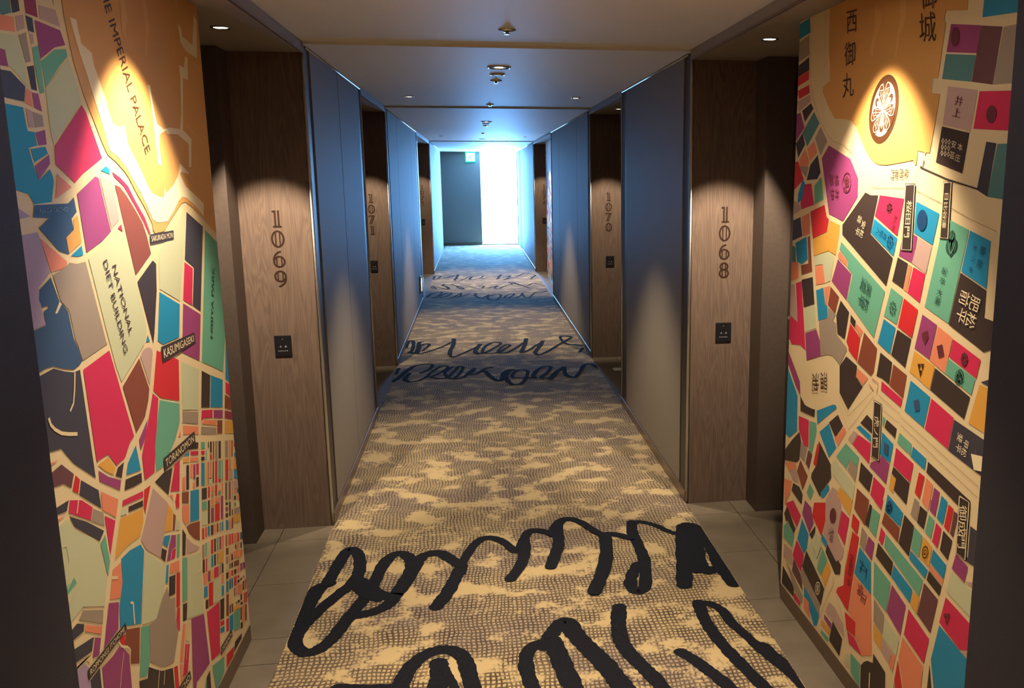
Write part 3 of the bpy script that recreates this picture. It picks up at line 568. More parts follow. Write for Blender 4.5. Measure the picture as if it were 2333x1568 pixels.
for side, i, txt, xc, bx in (('L', 0, '1069', -0.882, (-0.930, -0.855)), ('R', 0, '1068', 1.202, (1.165, 1.245)), ('L', 1, '1071', -0.876, (-0.906, -0.845)),
                             ('R', 1, '1070', 1.194, (1.166, 1.243)), ('L', 2, '1075', -0.868, (-0.90, -0.84)), ('R', 2, '1074', 1.20, (1.165, 1.24))):
    yy = NARROW[side][i + 1][0] - 0.010
    room_number(txt, xc, yy, '%s wooden panel\'s dark engraved vertical room number %s' % (('nearest', 'second')[i] + ' ' + SIDE_NAME[side], txt) if i < 2 else 'tiny faint vertical room number on the farthest %s wooden panel' % SIDE_NAME[side])
    bell_plate(*bx, yy, 'small black bell plate with pale icons on the %s %s wooden panel' % (('nearest', 'second')[i], SIDE_NAME[side]) if i < 2 else 'tiny black bell plate on the farthest %s wooden panel' % SIDE_NAME[side])
# ------------------------------------------------------------------ murals (flat prints on the alcove walls)
_tcache = {}
def text_mesh(s):
    if s in _tcache: return _tcache[s]
    cu = bpy.data.curves.new('t', 'FONT'); cu.body = s; cu.size = 1.0; cu.resolution_u = 3
    o = bpy.data.objects.new('t', cu); COL.objects.link(o)
    bpy.context.view_layer.update()
    me = o.evaluated_get(bpy.context.evaluated_depsgraph_get()).to_mesh()
    v = [(p.co.x, p.co.y) for p in me.vertices]; f = [tuple(p.vertices) for p in me.polygons]
    o.evaluated_get(bpy.context.evaluated_depsgraph_get()).to_mesh_clear()
    bpy.data.objects.remove(o); bpy.data.curves.remove(cu)
    _tcache[s] = (v, f); return v, f
def bbox(v): return min(p[0] for p in v), max(p[0] for p in v), min(p[1] for p in v), max(p[1] for p in v)
LEFT_MAP = """P 2 A 2.1225 2.19 2.1308 1.9999 2.1405 1.9553 2.1542 1.9033 2.1879 1.8372 2.2273 1.7833 2.2593 1.7391 2.2842 1.7114 2.3272 1.6964 2.3771 1.6726 2.4018 1.656 2.4317 1.6277 2.4958 1.5742 2.5311 1.537 2.532 1.519 2.5465 1.5097 2.6163 1.5115 2.67 1.5361 2.736 1.5627 2.7874 1.5831 2.8248 1.586 2.8846 1.5683 2.9773 1.5322 3.114 1.4731 3.114 1.5349 3.114 2.19 3.0729 2.19
P 3 W 2.1577 1.9998 2.1909 1.9994 2.1959 1.9753 2.2039 1.9514 2.2535 1.9374 2.2611 1.9086 2.2836 1.8759 2.306 1.8396 2.3182 1.812 2.3315 1.7867 2.3638 1.7792 2.4046 1.7854 2.4125 1.7612 2.4175 1.7394 2.4476 1.7124 2.4786 1.6845 2.4977 1.6674 2.5221 1.6381 2.5536 1.6164 2.5987 1.607 2.6398 1.603 2.6547 1.6291 2.6645 1.6149 2.7278 1.6361 2.7747 1.6615 2.7926 1.681 2.8055 1.6974 2.8773 1.6733 2.8753 1.6666 2.8142 1.6746 2.7969 1.668 2.8382 1.6316 2.9179 1.605 3.0021 1.5749 2.9899 1.5345 2.9085 1.5736 2.8384 1.596 2.7981 1.6019 2.7643 1.5913 2.706 1.5609 2.6512 1.5364 2.5701 1.5374 2.5381 1.5466 2.5124 1.5745 2.4683 1.6194 2.4237 1.654 2.3876 1.6844 2.3504 1.7049 2.2971 1.7222 2.2831 1.7555 2.2625 1.798 2.2368 1.8414 2.2133 1.8885 2.1893 1.9291 2.1711 1.9669
P 3 W 2.5963 1.9013 2.6175 1.9019 2.6226 1.8596 2.6408 1.8013 2.6791 1.7942 2.6871 1.7901 2.7455 1.7977 2.8347 1.7975 2.8592 1.846 2.8787 1.9481 2.8793 1.9852 2.9254 1.9825 2.9464 2.0178 2.9679 2.0172 2.9533 1.9493 2.9056 1.9509 2.8605 1.7971 2.9344 1.7738 2.9092 1.6887 2.8872 1.6884 2.9021 1.7575 2.8098 1.7817 2.7164 1.7791 2.7092 1.7865 2.6655 1.7783 2.6501 1.7716 2.6441 1.7349 2.6473 1.6892 2.6189 1.6934 2.619 1.7402 2.616 1.791 2.6095 1.8586
P 3 W 2.9051 2.1088 2.9317 2.0938 2.9367 2.0751 3.0311 2.0622 3.0712 2.1592 3.0952 2.1429 3.0662 2.0261 2.957 2.0356 2.91 2.0551
P 3 w 2.4712 2.19 2.5059 2.19 2.4941 2.0696 2.4995 2.0488 2.4778 2.0236 2.4784 1.9994 2.4534 2.0145 2.4559 2.0496
P 3 w 2.6164 2.19 2.6523 2.0998 2.6572 2.0572 2.631 2.0242 2.6165 1.9731 2.6061 1.9804 2.6247 2.0463 2.6209 2.0915
P 3 w 2.8715 2.19 2.9031 2.19 2.9209 2.1561 2.9051 2.1438
S 3 c 0.0028 3.0712 2.1592 3.115 2.1325
S 3 c 0.0015 3.0155 2.0097 3.115 1.9858
S 3 c 0.0015 2.8918 1.8136 3.115 1.7457
P 1 t 1.8685 2.19 1.9004 2.19 1.9032 1.9653 1.8612 1.9522
P 1 K 1.9017 2.19 1.9344 2.19 1.9373 1.9743 1.9073 1.965
P 1 p 1.9494 2.19 2.0085 2.19 2.0093 1.9739 1.9614 1.9743
P 1 K 2.0383 2.19 2.0768 2.19 2.0887 2.0073
P 1 L 2.0197 1.9994 2.0952 2.0028 2.1074 1.971 2.0195 1.9734
P 1 O 1.7 1.9439 1.9098 1.9583 1.9093 1.9317 1.7 1.9136
P 1 L 1.9178 1.9617 1.949 1.9691 1.9492 1.9441 1.9171 1.9339
P 1 m 1.9589 1.9697 1.9858 1.9689 1.9869 1.9414 1.9629 1.942
P 1 P 1.9945 1.9672 2.1056 1.9639 2.1221 1.9365 2.0696 1.9247 2.0012 1.8937
P 1 G 1.7 1.9059 1.9165 1.9266 1.9261 1.8969 1.9341 1.877 1.9355 1.8306 1.8827 1.8606 1.8709 1.8633
P 1 g 1.9218 1.9274 1.9519 1.9371 1.9581 1.883 1.9376 1.8784
P 1 L 1.9664 1.9362 1.9792 1.9381 1.9814 1.9203 1.9679 1.9173
P 1 T 1.9709 1.9113 1.9975 1.9193 1.9998 1.8278 1.9807 1.8239 1.9714 1.8814
P 1 T 2.0022 1.8884 2.0684 1.9201 2.1227 1.9285 2.1269 1.914 2.0803 1.8876 2.0081 1.8374
P 1 K 1.9402 1.8714 1.9679 1.8767 1.9692 1.8283 1.9474 1.8296
P 1 P 1.7 1.8944 1.862 1.8925 1.8667 1.8628 1.7 1.8579
P 1 m 1.7 1.851 1.873 1.8554 1.9227 1.8325 1.9107 1.803 1.7 1.809
P 1 O 1.925 1.8296 1.9428 1.8238 1.9444 1.7949 1.9133 1.8011
P 1 P 1.9481 1.8232 1.9725 1.8232 1.9801 1.7888 1.9497 1.7943
P 1 G 2.0075 1.8351 2.1284 1.9095 2.1477 1.8789 2.1697 1.8236 2.0134 1.7256 2.0061 1.7547
P 1 B 1.7 1.7984 1.9035 1.7919 1.9097 1.7478 1.9389 1.747 1.9414 1.721 1.9059 1.7156 1.9173 1.6813 1.9306 1.6528 1.9843 1.6752 1.9931 1.6616 1.9945 1.648 1.9745 1.6095 1.9004 1.6073 1.8831 1.6273 1.7 1.6617 1.7 1.7161
P 1 L 1.915 1.7907 1.9378 1.7869 1.9412 1.7558 1.9168 1.7546
P 1 g 1.9407 1.7861 1.9783 1.782 1.9798 1.7601 1.9444 1.756
P 1 P 1.9419 1.7461 1.9829 1.7536 1.9826 1.7246 1.947 1.7212
P 1 B 1.913 1.7136 1.9765 1.7199 1.9828 1.7067 1.9222 1.6879
P 1 P 1.9219 1.6813 1.9871 1.7046 1.9873 1.6865 1.9319 1.6539
P 1 M 2.0162 1.7212 2.1707 1.8164 2.1899 1.8008 2.2494 1.7029 2.1364 1.6665 2.0917 1.6472 2.0629 1.6616 2.0117 1.6846
P 1 B 2.2354 1.6745 2.2672 1.6851 2.2848 1.6774 2.2849 1.6656
P 1 M 2.3 1.6716 2.3446 1.6582 2.3893 1.6374 2.4308 1.5973 2.4823 1.555 2.5114 1.512 2.5007 1.5097 2.4679 1.5469 2.4056 1.6022 2.3635 1.6363 2.3103 1.6596
P 1 O 2.0143 1.6657 2.0729 1.6384 1.9935 1.6153
P 1 d 1.9 1.6057 2.0477 1.6045 2.0781 1.6168 2.0836 1.5853 2.0553 1.5721 2.0601 1.549 2.0184 1.5337 2.0225 1.4989 1.9809 1.5095 1.9066 1.5602 1.954 1.5779 1.8893 1.582
P 1 Y 2.0661 1.5715 2.0872 1.5779 2.0913 1.5189 2.0254 1.4998 2.0207 1.5324 2.0598 1.5478
P 1 B 2.032 1.4945 2.0893 1.5116 2.0926 1.4916 2.0666 1.4902
P 1 P 2.0966 1.6237 2.2005 1.661 2.2181 1.6572 2.2556 1.5335 2.1981 1.5137 2.1109 1.495
P 1 L 2.2247 1.6584 2.2901 1.6477 2.3137 1.5586 2.2603 1.5385
P 1 M 2.2975 1.5377 2.3207 1.546 2.3264 1.5278
P 1 N 2.3086 1.6409 2.3383 1.6352 2.3751 1.6127 2.4245 1.5747 2.4623 1.5414 2.4845 1.5049 2.5006 1.4591 2.38 1.4152
P 1 G 2.1162 1.482 2.194 1.4984 2.2448 1.5183 2.2855 1.5317 2.3086 1.5276 2.3308 1.5179 2.3656 1.4452 2.4135 1.2821 2.4134 1.2672 2.4032 1.2511 2.3839 1.2339 2.366 1.2265 2.2218 1.1743 2.2013 1.2121 2.1683 1.3097
P 1 l 1.7 1.6538 1.881 1.5846 1.7 1.5708
P 1 l 1.7 1.5471 1.9 1.5528 1.9058 1.5391 1.9305 1.4692 1.8769 1.446 1.873 1.4218 1.8791 1.4007 1.8853 1.3702 1.7 1.3647 1.7 1.4557
P 1 O 1.9063 1.5413 2.0107 1.4845 2.0088 1.4775 1.9917 1.4721 1.9355 1.4698
P 1 d 1.878 1.4414 1.9305 1.46 1.9564 1.4068 1.9308 1.386 1.9405 1.3845 1.9651 1.4008 1.9888 1.3818 1.9998 1.3218 2.0151 1.2967 2.0268 1.267 2.0112 1.261 1.9827 1.2573 1.938 1.2688 1.8965 1.2832 1.8632 1.2851 1.7 1.2767 1.7 1.3531 1.7 1.3625 1.8848 1.368 1.8854 1.3975 1.9055 1.4013 1.9043 1.4061 1.8803 1.405 1.8707 1.4222
P 1 g 1.9412 1.4634 2.0025 1.4734 2.0204 1.4811 2.0571 1.4752 2.0999 1.476 2.161 1.2828 2.1664 1.2788 2.0297 1.2671 2.018 1.2969 2.017 1.3038 2.007 1.318 1.9946 1.3834 1.9617 1.4072
P 1 K 2.3865 1.3972 2.508 1.4404 2.5305 1.4291 2.5145 1.3577 2.4663 1.2489 2.4513 1.2257
P 1 G 2.5612 1.46 2.7954 1.5573 2.7769 1.4587 2.691 1.3054 2.5373 1.3609
P 1 m 2.8266 1.556 2.9748 1.5041 2.8743 1.2479 2.8034 1.276 2.8477 1.3879 2.7705 1.4192
P 1 M 2.7651 1.4113 2.8359 1.3857 2.7981 1.2767 2.7213 1.3046
P 1 B 2.5347 1.352 2.6882 1.2959 2.6567 1.2052 2.5206 1.2095 2.4859 1.2269
P 1 P 2.7185 1.2949 2.8712 1.2378 2.8188 1.1015 2.659 1.1616 2.6883 1.2095
P 1 T 2.9953 1.4923 3.114 1.4444 3.114 1.2204 3.114 1.1279 3.0558 1.0143 2.8399 1.0946
P 1 B 3.114 1.1178 3.114 1.1201 3.114 0.9652 3.0748 0.9864
P 1 B 2.4181 1.2552 2.4289 1.2352 2.4013 1.2388
P 1 M 2.0273 1.2474 2.1715 1.2617 2.2605 1.027 2.2329 1.0209 2.2152 1.0091 2.193 0.9934 2.1406 0.991 2.1173 1.0153 2.1048 1.0289 2.0897 1.0324 2.0401 1.0326
P 1 N 2.2255 1.1621 2.345 1.2071 2.3912 1.1164 2.3748 1.0872 2.3413 1.054 2.2766 1.031
P 1 L 2.3539 1.2111 2.3764 1.2214 2.3969 1.2233 2.4208 1.2211 2.439 1.2121 2.4397 1.1998 2.3974 1.124
P 1 R 2.4704 1.2029 2.506 1.1896 2.5077 1.1642 2.5897 1.1599 2.6335 1.1427 2.6073 1.0292 2.464 1.0737 2.4172 1.1055
P 1 G 2.6557 1.1331 2.8057 1.0768 2.7652 0.9603 2.6261 0.9974
P 1 K 2.8318 1.0675 2.9122 1.0349 2.8766 0.938 2.7937 0.9599
P 1 B 2.918 1.0336 3.0415 0.9902 3.0116 0.9023 2.8846 0.9359
P 1 M 3.072 0.9772 3.114 0.9577 3.114 0.9127 3.0612 0.9425
P 1 N 3.0525 0.9368 3.114 0.9079 3.114 0.8661 3.0364 0.8938
P 1 M 2.4112 1.0993 2.4473 1.0764 2.3663 0.8968 2.2977 0.8993 2.2967 0.9657 2.3728 1.0514
P 1 T 2.4542 1.07 2.605 1.0214 2.5933 0.9712 2.5439 0.9357 2.4791 0.9069 2.4294 0.8911 2.3783 0.8943 2.3887 0.9608
P 1 g 2.6248 0.9928 2.7632 0.9537 2.7498 0.92 2.6156 0.9615
P 1 O 2.6161 0.9529 2.7505 0.9109 2.7441 0.8896 2.6107 0.9274
P 1 M 2.7966 0.9501 2.9032 0.9235 2.8958 0.8992 2.8057 0.9223 2.7812 0.9183
P 1 P 2.9146 0.9193 3.0116 0.8934 3.0036 0.8675 2.9071 0.895
P 1 p 3.0367 0.8859 3.114 0.8586 3.114 0.8317 3.0263 0.8612
P 1 O 2.8151 0.9143 2.9343 0.8791 2.9294 0.8633 2.7792 0.9117
P 1 g 2.7767 0.9034 2.9273 0.8563 2.9179 0.8381 2.7682 0.8825
P 1 N 2.9426 0.8768 2.9989 0.861 2.9824 0.821 2.9302 0.8364
P 1 Y 3.0266 0.8533 3.114 0.8257 3.114 0.7828 3.0111 0.8125
P 1 O 2.5703 0.9328 2.5934 0.9477 2.5876 0.9276
P 1 P 2.2878 1.0085 2.3583 1.0433 2.3361 1.0074 2.293 0.9802
P 1 B 2.1883 0.9507 2.2057 0.9749 2.2648 1.0023 2.2796 0.9325
P 1 Y 2.044 1.0247 2.1004 1.0248 2.133 0.988 2.1194 0.9746 2.0773 0.9987
P 1 K 2.1282 0.9702 2.1454 0.9838 2.1837 0.9851 2.1609 0.9532
P 1 P 2.0435 1.0116 2.0915 0.9802 2.1564 0.9491 2.1437 0.9283 2.0429 0.9865
P 1 K 2.1822 0.9414 2.2813 0.9245 2.2787 0.9015 2.2236 0.9079 2.169 0.9191
P 1 m 1.7 1.2698 1.8953 1.2787 1.9367 1.2637 1.9811 1.2514 2.0113 1.2509 2.0254 1.0006 1.9318 1.0659 1.8866 1.1123 1.7 1.1438
S 2 C 0.0078 1.8496 1.1873 1.8551 1.1717 1.8687 1.1584 1.8945 1.1425 1.9277 1.1309 1.9628 1.121
S 2 C 0.0054 1.9852 1.2505 1.9741 1.2149 1.9617 1.1884 1.9424 1.1763
P 1 O 1.7 1.1144 1.8691 1.0939 1.7 1.0868
P 1 n 1.7 1.0691 1.8784 1.0812 1.9261 1.0441 1.9087 1.0192 1.8778 1.0402
P 1 R 1.9329 1.0393 1.9505 1.0231 1.9353 0.9969 1.9124 1.0129
P 1 m 1.9553 1.0201 2.032 0.9691 2.0354 0.925 1.9397 0.9927
P 1 O 2.0425 0.9626 2.1288 0.9113 2.1054 0.875 2.0401 0.9192
P 1 M 2.153 0.8994 2.2796 0.8771 2.2754 0.8621 2.1463 0.8877
P 1 R 2.2875 0.8772 2.3308 0.8738 2.2851 0.8263 2.2781 0.8157 2.2721 0.8362
P 1 K 2.3633 0.8714 2.4333 0.8738 2.4993 0.8643 2.4493 0.8036
P 1 M 2.5193 0.8675 2.5627 0.8665 2.5355 0.7834 2.4668 0.8069
P 1 K 2.701 0.876 2.7367 0.865 2.7283 0.848 2.6265 0.8765
P 1 R 2.5095 0.7846 2.5333 0.7758 2.5209 0.74 2.4982 0.7455 2.4948 0.7668
P 1 O 2.4576 0.8005 2.4828 0.7911 2.4785 0.7763
P 1 N 2.5548 0.7712 2.6112 0.7539 2.6001 0.7233 2.5463 0.7421
P 1 B 2.626 0.7503 2.7014 0.728 2.6776 0.6409 2.5981 0.6633
P 1 B 2.6031 0.8669 2.6486 0.8626 2.6427 0.8534 2.6026 0.8653
P 1 M 2.6588 0.8611 2.7294 0.8405 2.726 0.8291 2.6557 0.8506
P 1 Y 2.5892 0.8612 2.641 0.8477 2.6373 0.8351 2.586 0.8503
P 1 O 2.6507 0.8446 2.724 0.8225 2.7204 0.8105 2.6471 0.8325
P 1 K 2.6117 0.8333 2.635 0.8272 2.615 0.7595 2.5919 0.7662
P 1 O 2.6451 0.8256 2.668 0.8197 2.6571 0.783 2.6343 0.7892
P 1 P 2.6724 0.8164 2.6905 0.8111 2.6779 0.7686 2.6596 0.7733
P 1 M 2.6979 0.8097 2.7217 0.8036 2.7125 0.7726 2.6887 0.7791
P 1 K 2.6863 0.771 2.7101 0.7645 2.7023 0.7385 2.6786 0.7452
P 1 O 2.6553 0.766 2.6755 0.7606 2.6707 0.7445 2.6506 0.7501
P 1 O 2.5683 0.8105 2.595 0.8046 2.5841 0.7673 2.558 0.7752
P 1 M 1.8954 0.9974 1.9477 0.9777 1.9935 0.9436 1.9776 0.9193 1.8837 0.9743
S 2 C 0.0046 1.9317 0.9837 1.9177 0.9596
P 1 m 1.7 1.0143 1.8903 0.9994 1.8771 0.9808
P 1 g 1.9957 0.94 2.0429 0.9116 2.0411 0.8807 1.9801 0.9169
P 1 m 1.8843 0.9662 1.9576 0.9246 2.0353 0.8716 2.0088 0.8584 1.9407 0.9069 1.9018 0.9365
P 1 O 1.7 0.9933 1.7 0.9919 1.8702 0.9757 1.7 0.9661
P 1 M 2.0471 0.9028 2.1 0.8699 2.0544 0.8051
P 1 G 1.7 0.9568 1.8727 0.9642 1.8999 0.9293 1.9815 0.8758 2.0064 0.8495 2.0217 0.7601 1.9942 0.708 1.8949 0.7577 1.7 0.7433 1.7 0.7956 1.7 0.8616
P 2 n 1.7 0.9139 1.7 0.9097 1.7 0.8886 1.7 0.8721 1.7 0.8742
P 2 T 1.7 0.8251 1.8719 0.8345 1.8795 0.8201 1.7 0.8003
S 2 C 0.0030 1.839 0.8264 1.8731 0.8393 1.8814 0.8164 1.8389 0.7945
S 2 C 0.0029 1.8413 0.9173 1.8565 0.9133 1.8601 0.8747 1.8398 0.8604
P 1 T 2.0103 0.8521 2.0389 0.86 2.0474 0.7921 2.0291 0.7625
P 1 Y 2.1269 0.8636 2.2663 0.8349 2.2611 0.8017 2.2294 0.7765 2.1498 0.7856 2.0728 0.7835
P 1 K 2.1814 0.8725 2.272 0.8551 2.2679 0.8407 2.178 0.86
P 1 G 2.1391 0.8813 2.1704 0.8737 2.1666 0.8599 2.132 0.869
P 1 L 2.3438 0.8613 2.4388 0.7835 2.3854 0.7105 2.345 0.6668 2.2574 0.7291 2.2343 0.7648 2.2724 0.7972
P 1 B 2.1085 0.7704 2.1603 0.7687 2.2275 0.755 2.2454 0.7311 2.1787 0.5666 2.0927 0.6065 2.0602 0.6211 2.0702 0.6706 2.1001 0.7135
S 2 C 0.0070 2.1304 0.6475 2.1457 0.6388 2.1414 0.612 2.1403 0.5857
P 1 O 2.0577 0.7667 2.1031 0.7638 2.1001 0.7135 2.0781 0.6863 2.0246 0.7087
S 2 C 0.0067 2.0467 0.7517 2.0766 0.7381
P 1 P 2.0166 0.704 2.0692 0.6801 2.0497 0.6222 1.9632 0.6182 1.9724 0.6277
P 1 G 2.252 0.7249 2.3765 0.6302 2.3529 0.581 2.2827 0.5278 2.2496 0.5353 2.1814 0.5619
P 1 g 2.3695 0.5729 2.3856 0.5282 2.4214 0.5155 2.4086 0.4541 2.4162 0.4103 2.3643 0.3532 2.3032 0.3752 2.2716 0.3939 2.2107 0.4435 2.2285 0.5366 2.2733 0.526 2.3271 0.556
P 1 Y 2.4393 0.7816 2.4692 0.7491 2.4458 0.7025 2.3922 0.7179
P 1 N 2.4719 0.741 2.4881 0.7275 2.4676 0.6917 2.452 0.6999
P 1 G 2.4909 0.7194 2.5149 0.6954 2.5046 0.678 2.4771 0.6895
P 1 B 2.3896 0.7087 2.4334 0.6937 2.4024 0.6705 2.3714 0.6943
P 1 P 2.4421 0.69 2.4734 0.6768 2.4642 0.6452 2.4313 0.6526 2.4145 0.6285 2.388 0.6371 2.4166 0.6695
P 1 M 2.4348 0.6475 2.4633 0.642 2.4515 0.6188 2.4189 0.6265
P 1 K 2.3642 0.6855 2.3959 0.6647 2.375 0.6413 2.3491 0.665
P 1 T 2.4829 0.6746 2.5064 0.6665 2.4841 0.6078 2.4622 0.614
P 1 K 2.529 0.6715 2.5529 0.6433 2.5323 0.5916 2.5077 0.599
P 1 L 2.5558 0.6347 2.5954 0.5992 2.6593 0.56 2.6301 0.5613 2.5424 0.589
P 1 N 2.564 0.6625 2.5911 0.6607 2.6813 0.6335 2.6649 0.5787 2.6196 0.6038 2.5793 0.6396
P 1 O 2.5456 0.7355 2.6043 0.7166 2.5896 0.6669 2.5562 0.6731 2.5366 0.6974
P 1 T 2.5058 0.5925 2.5448 0.5786 2.5103 0.4616 2.4716 0.4757
P 1 G 2.5501 0.5781 2.6271 0.5512 2.6605 0.544 2.64 0.3548 2.5003 0.4091
S 2 C 0.0047 2.6447 0.4912 2.5999 0.4988 2.5719 0.4742 2.5601 0.4421 2.5636 0.408
P 1 K 2.4743 0.467 2.5084 0.4552 2.4899 0.4109 2.4612 0.4224
P 1 R 2.4485 0.5738 2.4766 0.5643 2.4506 0.4755 2.4221 0.483
P 1 K 2.3935 0.5893 2.4405 0.5741 2.4242 0.5249 2.3772 0.5395
P 1 O 2.4118 0.6192 2.4813 0.5982 2.4729 0.5696 2.3957 0.597
P 1 B 2.3832 0.6271 2.3985 0.6236 2.3806 0.578 2.3617 0.5854
P 1 M 2.426 0.4791 2.4497 0.4723 2.4322 0.4125 2.418 0.4166 2.413 0.4518
P 1 P 2.5289 0.3939 2.639 0.3514 2.6478 0.1827 2.521 0.1955 2.4594 0.062
P 1 M 2.6672 0.3425 2.7959 0.313 2.7543 0.1557 2.6683 0.1787
P 1 O 2.4607 0.4135 2.4778 0.4062 2.4297 0.3148 2.4075 0.3279
P 1 c 2.4824 0.4037 2.5221 0.39 2.4963 0.34 2.4674 0.3599
P 1 M 2.4618 0.3519 2.4944 0.3336 2.4576 0.2647 2.4177 0.2739
S 2 C 0.0030 2.4757 0.3441 2.4542 0.3079
P 1 N 2.0905 0.5985 2.1693 0.562 2.1424 0.4803 2.0951 0.5066 2.102 0.5452 2.0744 0.5671
S 2 C 0.0059 2.0421 0.5945 2.0547 0.5751 2.0861 0.5558 2.1005 0.5398 2.0897 0.5145
P 1 T 2.1763 0.5582 2.2281 0.5352 2.207 0.4457 2.1757 0.4245 2.1365 0.445
P 1 g 1.8929 0.7504 1.9864 0.7034 1.9755 0.6756 1.8698 0.7405
P 1 m 1.8603 0.7374 1.8907 0.7197 1.8842 0.7066 1.7 0.7297
P 1 O 1.8956 0.7157 1.971 0.6708 1.9637 0.6559 1.8894 0.7038
P 1 m 1.7 0.7253 1.9263 0.6708 1.9102 0.6457 1.7 0.6916
P 1 P 1.9314 0.6665 1.9588 0.6499 1.9409 0.6194 1.9089 0.6293
P 1 c 1.7 0.6819 1.9056 0.6398 1.8956 0.6257 1.8716 0.6483 1.7 0.6612
P 1 l 1.7 0.6541 1.8696 0.6411 1.8877 0.6191 1.8794 0.062 1.7 0.062
P 1 P 1.9473 0.5836 2.0063 0.5786 2.0492 0.5813 2.0714 0.5564 2.091 0.5327 2.0606 0.062 1.9359 0.062
S 2 C 0.0028 2.0636 0.5547 2.0394 0.5195 2.0232 0.4869
P 1 R 2.0536 0.5972 2.0811 0.5912 2.0744 0.5671 2.0499 0.584
P 1 K 2.1965 0.4385 2.2317 0.4108 2.2764 0.3789 2.3515 0.3429 2.3366 0.062 2.1263 0.062 2.1308 0.4388 2.1813 0.4145
S 2 C 0.0041 2.2598 0.3907 2.2375 0.3535
S 2 C 0.0042 2.2942 0.37 2.2784 0.3378
P 1 R 2.3603 0.3394 2.3873 0.3288 2.3704 0.062 2.3408 0.062
P 1 O 2.4057 0.3216 2.4234 0.3112 2.3876 0.062 2.3747 0.062
P 1 T 2.669 0.1599 2.7924 0.121 2.7784 0.0758 2.6857 0.062
P 1 R 2.8184 0.1124 2.9022 0.0949 2.8863 0.0687 2.8059 0.0723
P 1 K 2.92 0.1026 3.0029 0.0882 2.998 0.0726 2.8963 0.0762
P 1 T 2.5261 0.062 2.6057 0.1595 2.5864 0.062
P 1 K 2.6078 0.1582 2.6437 0.1608 2.6368 0.062 2.5915 0.062
P 1 m 1.8891 0.5899 1.9362 0.5902 1.9085 0.062 1.8794 0.062
P 1 T 2.7618 0.8584 2.7968 0.8477 2.7911 0.8288 2.7562 0.8397
P 1 K 2.8284 0.8391 2.8363 0.8367 2.8305 0.8175 2.8226 0.82
P 1 K 2.8484 0.8334 2.8659 0.8281 2.856 0.7955 2.8386 0.801
P 1 N 2.877 0.8254 2.8893 0.8216 2.8727 0.7672 2.8605 0.7712
P 1 g 2.8993 0.8195 2.926 0.8115 2.9091 0.7566 2.8826 0.7651
P 1 K 2.9366 0.8083 2.9604 0.8013 2.9439 0.7476 2.9203 0.7551
P 1 C 2.968 0.7999 2.9826 0.7955 2.9659 0.7414 2.9514 0.7461
P 1 g 3.0079 0.7878 3.0406 0.7782 3.0238 0.7241 2.9913 0.7343
P 1 O 3.0509 0.7759 3.0712 0.7699 3.0548 0.7175 3.0346 0.7238
P 1 N 3.0813 0.7666 3.0948 0.7627 3.0784 0.7105 3.065 0.7146
P 1 R 3.114 0.7597 3.114 0.7519 3.114 0.7322 3.1018 0.7402
P 1 B 3.0995 0.7191 3.114 0.7088 3.114 0.696 3.0956 0.7065
P 1 M 2.7542 0.8328 2.7877 0.8222 2.7844 0.8113 2.7509 0.8221
P 1 T 2.7991 0.8204 2.8075 0.8177 2.7986 0.7881 2.7902 0.7909
P 1 K 2.7489 0.8152 2.7818 0.8051 2.7785 0.7942 2.7456 0.8044
P 1 R 2.8366 0.7945 2.8541 0.7892 2.8494 0.774 2.832 0.7794
P 1 B 2.7447 0.7968 2.7771 0.7871 2.757 0.7203 2.7249 0.7308
P 1 Y 2.7836 0.7854 2.7992 0.7807 2.779 0.714 2.7636 0.719
P 1 N 2.8088 0.7793 2.8161 0.7771 2.7958 0.7104 2.7886 0.7127
P 1 O 2.8245 0.7741 2.8481 0.7671 2.8333 0.7184 2.8099 0.7258
P 1 G 2.8087 0.7218 2.832 0.7143 2.828 0.7012 2.8047 0.7087
P 1 K 2.8571 0.7649 2.868 0.7616 2.848 0.6959 2.8371 0.6994
P 1 M 2.8806 0.7585 2.9058 0.751 2.8853 0.6842 2.8604 0.6922
P 1 T 2.9157 0.7478 2.943 0.7397 2.9269 0.6873 2.8998 0.6959
P 1 R 2.8984 0.6913 2.9255 0.6827 2.9226 0.6733 2.8955 0.682
P 1 T 2.952 0.7378 2.9637 0.7343 2.9434 0.6684 2.9317 0.6722
P 1 R 2.9914 0.7267 3.0241 0.7172 3.0035 0.6509 2.9711 0.6611
P 1 O 3.0336 0.7153 3.0571 0.7085 3.0463 0.674 3.023 0.6811
P 1 c 3.0648 0.7056 3.0807 0.7009 3.0703 0.6679 3.0545 0.6728
P 1 Y 3.0911 0.7006 3.114 0.6896 3.114 0.6773 3.0873 0.6885
P 1 Y 3.0855 0.683 3.114 0.6698 3.114 0.652 3.08 0.6654
P 1 B 3.0817 0.6623 3.114 0.6468 3.114 0.6166 3.0723 0.6326
P 1 L 3.0216 0.6768 3.0654 0.6634 3.0568 0.6361 3.0132 0.6498
P 1 K 2.7275 0.7212 2.7754 0.7067 2.7655 0.674 2.7178 0.689
P 1 R 2.7872 0.7057 2.8064 0.6998 2.7961 0.6661 2.7771 0.6722
P 1 O 2.817 0.6965 2.8468 0.6873 2.8415 0.67 2.8118 0.6794
P 1 g 2.81 0.6733 2.8398 0.6643 2.837 0.6552 2.8073 0.6643
P 1 R 2.8582 0.6851 2.8818 0.6778 2.8717 0.6448 2.8482 0.6524
P 1 c 2.8919 0.6753 2.9204 0.6664 2.9146 0.6477 2.8862 0.6567
P 1 T 2.8846 0.6515 2.9117 0.6433 2.9092 0.635 2.882 0.6433
P 1 O 2.9296 0.6653 2.9442 0.6608 2.9335 0.6261 2.9189 0.6307
P 1 K 2.9704 0.6538 2.9847 0.6494 2.9676 0.5944 2.9534 0.5991
P 1 L 2.9924 0.6476 3.0076 0.6427 2.9902 0.5869 2.9751 0.5921
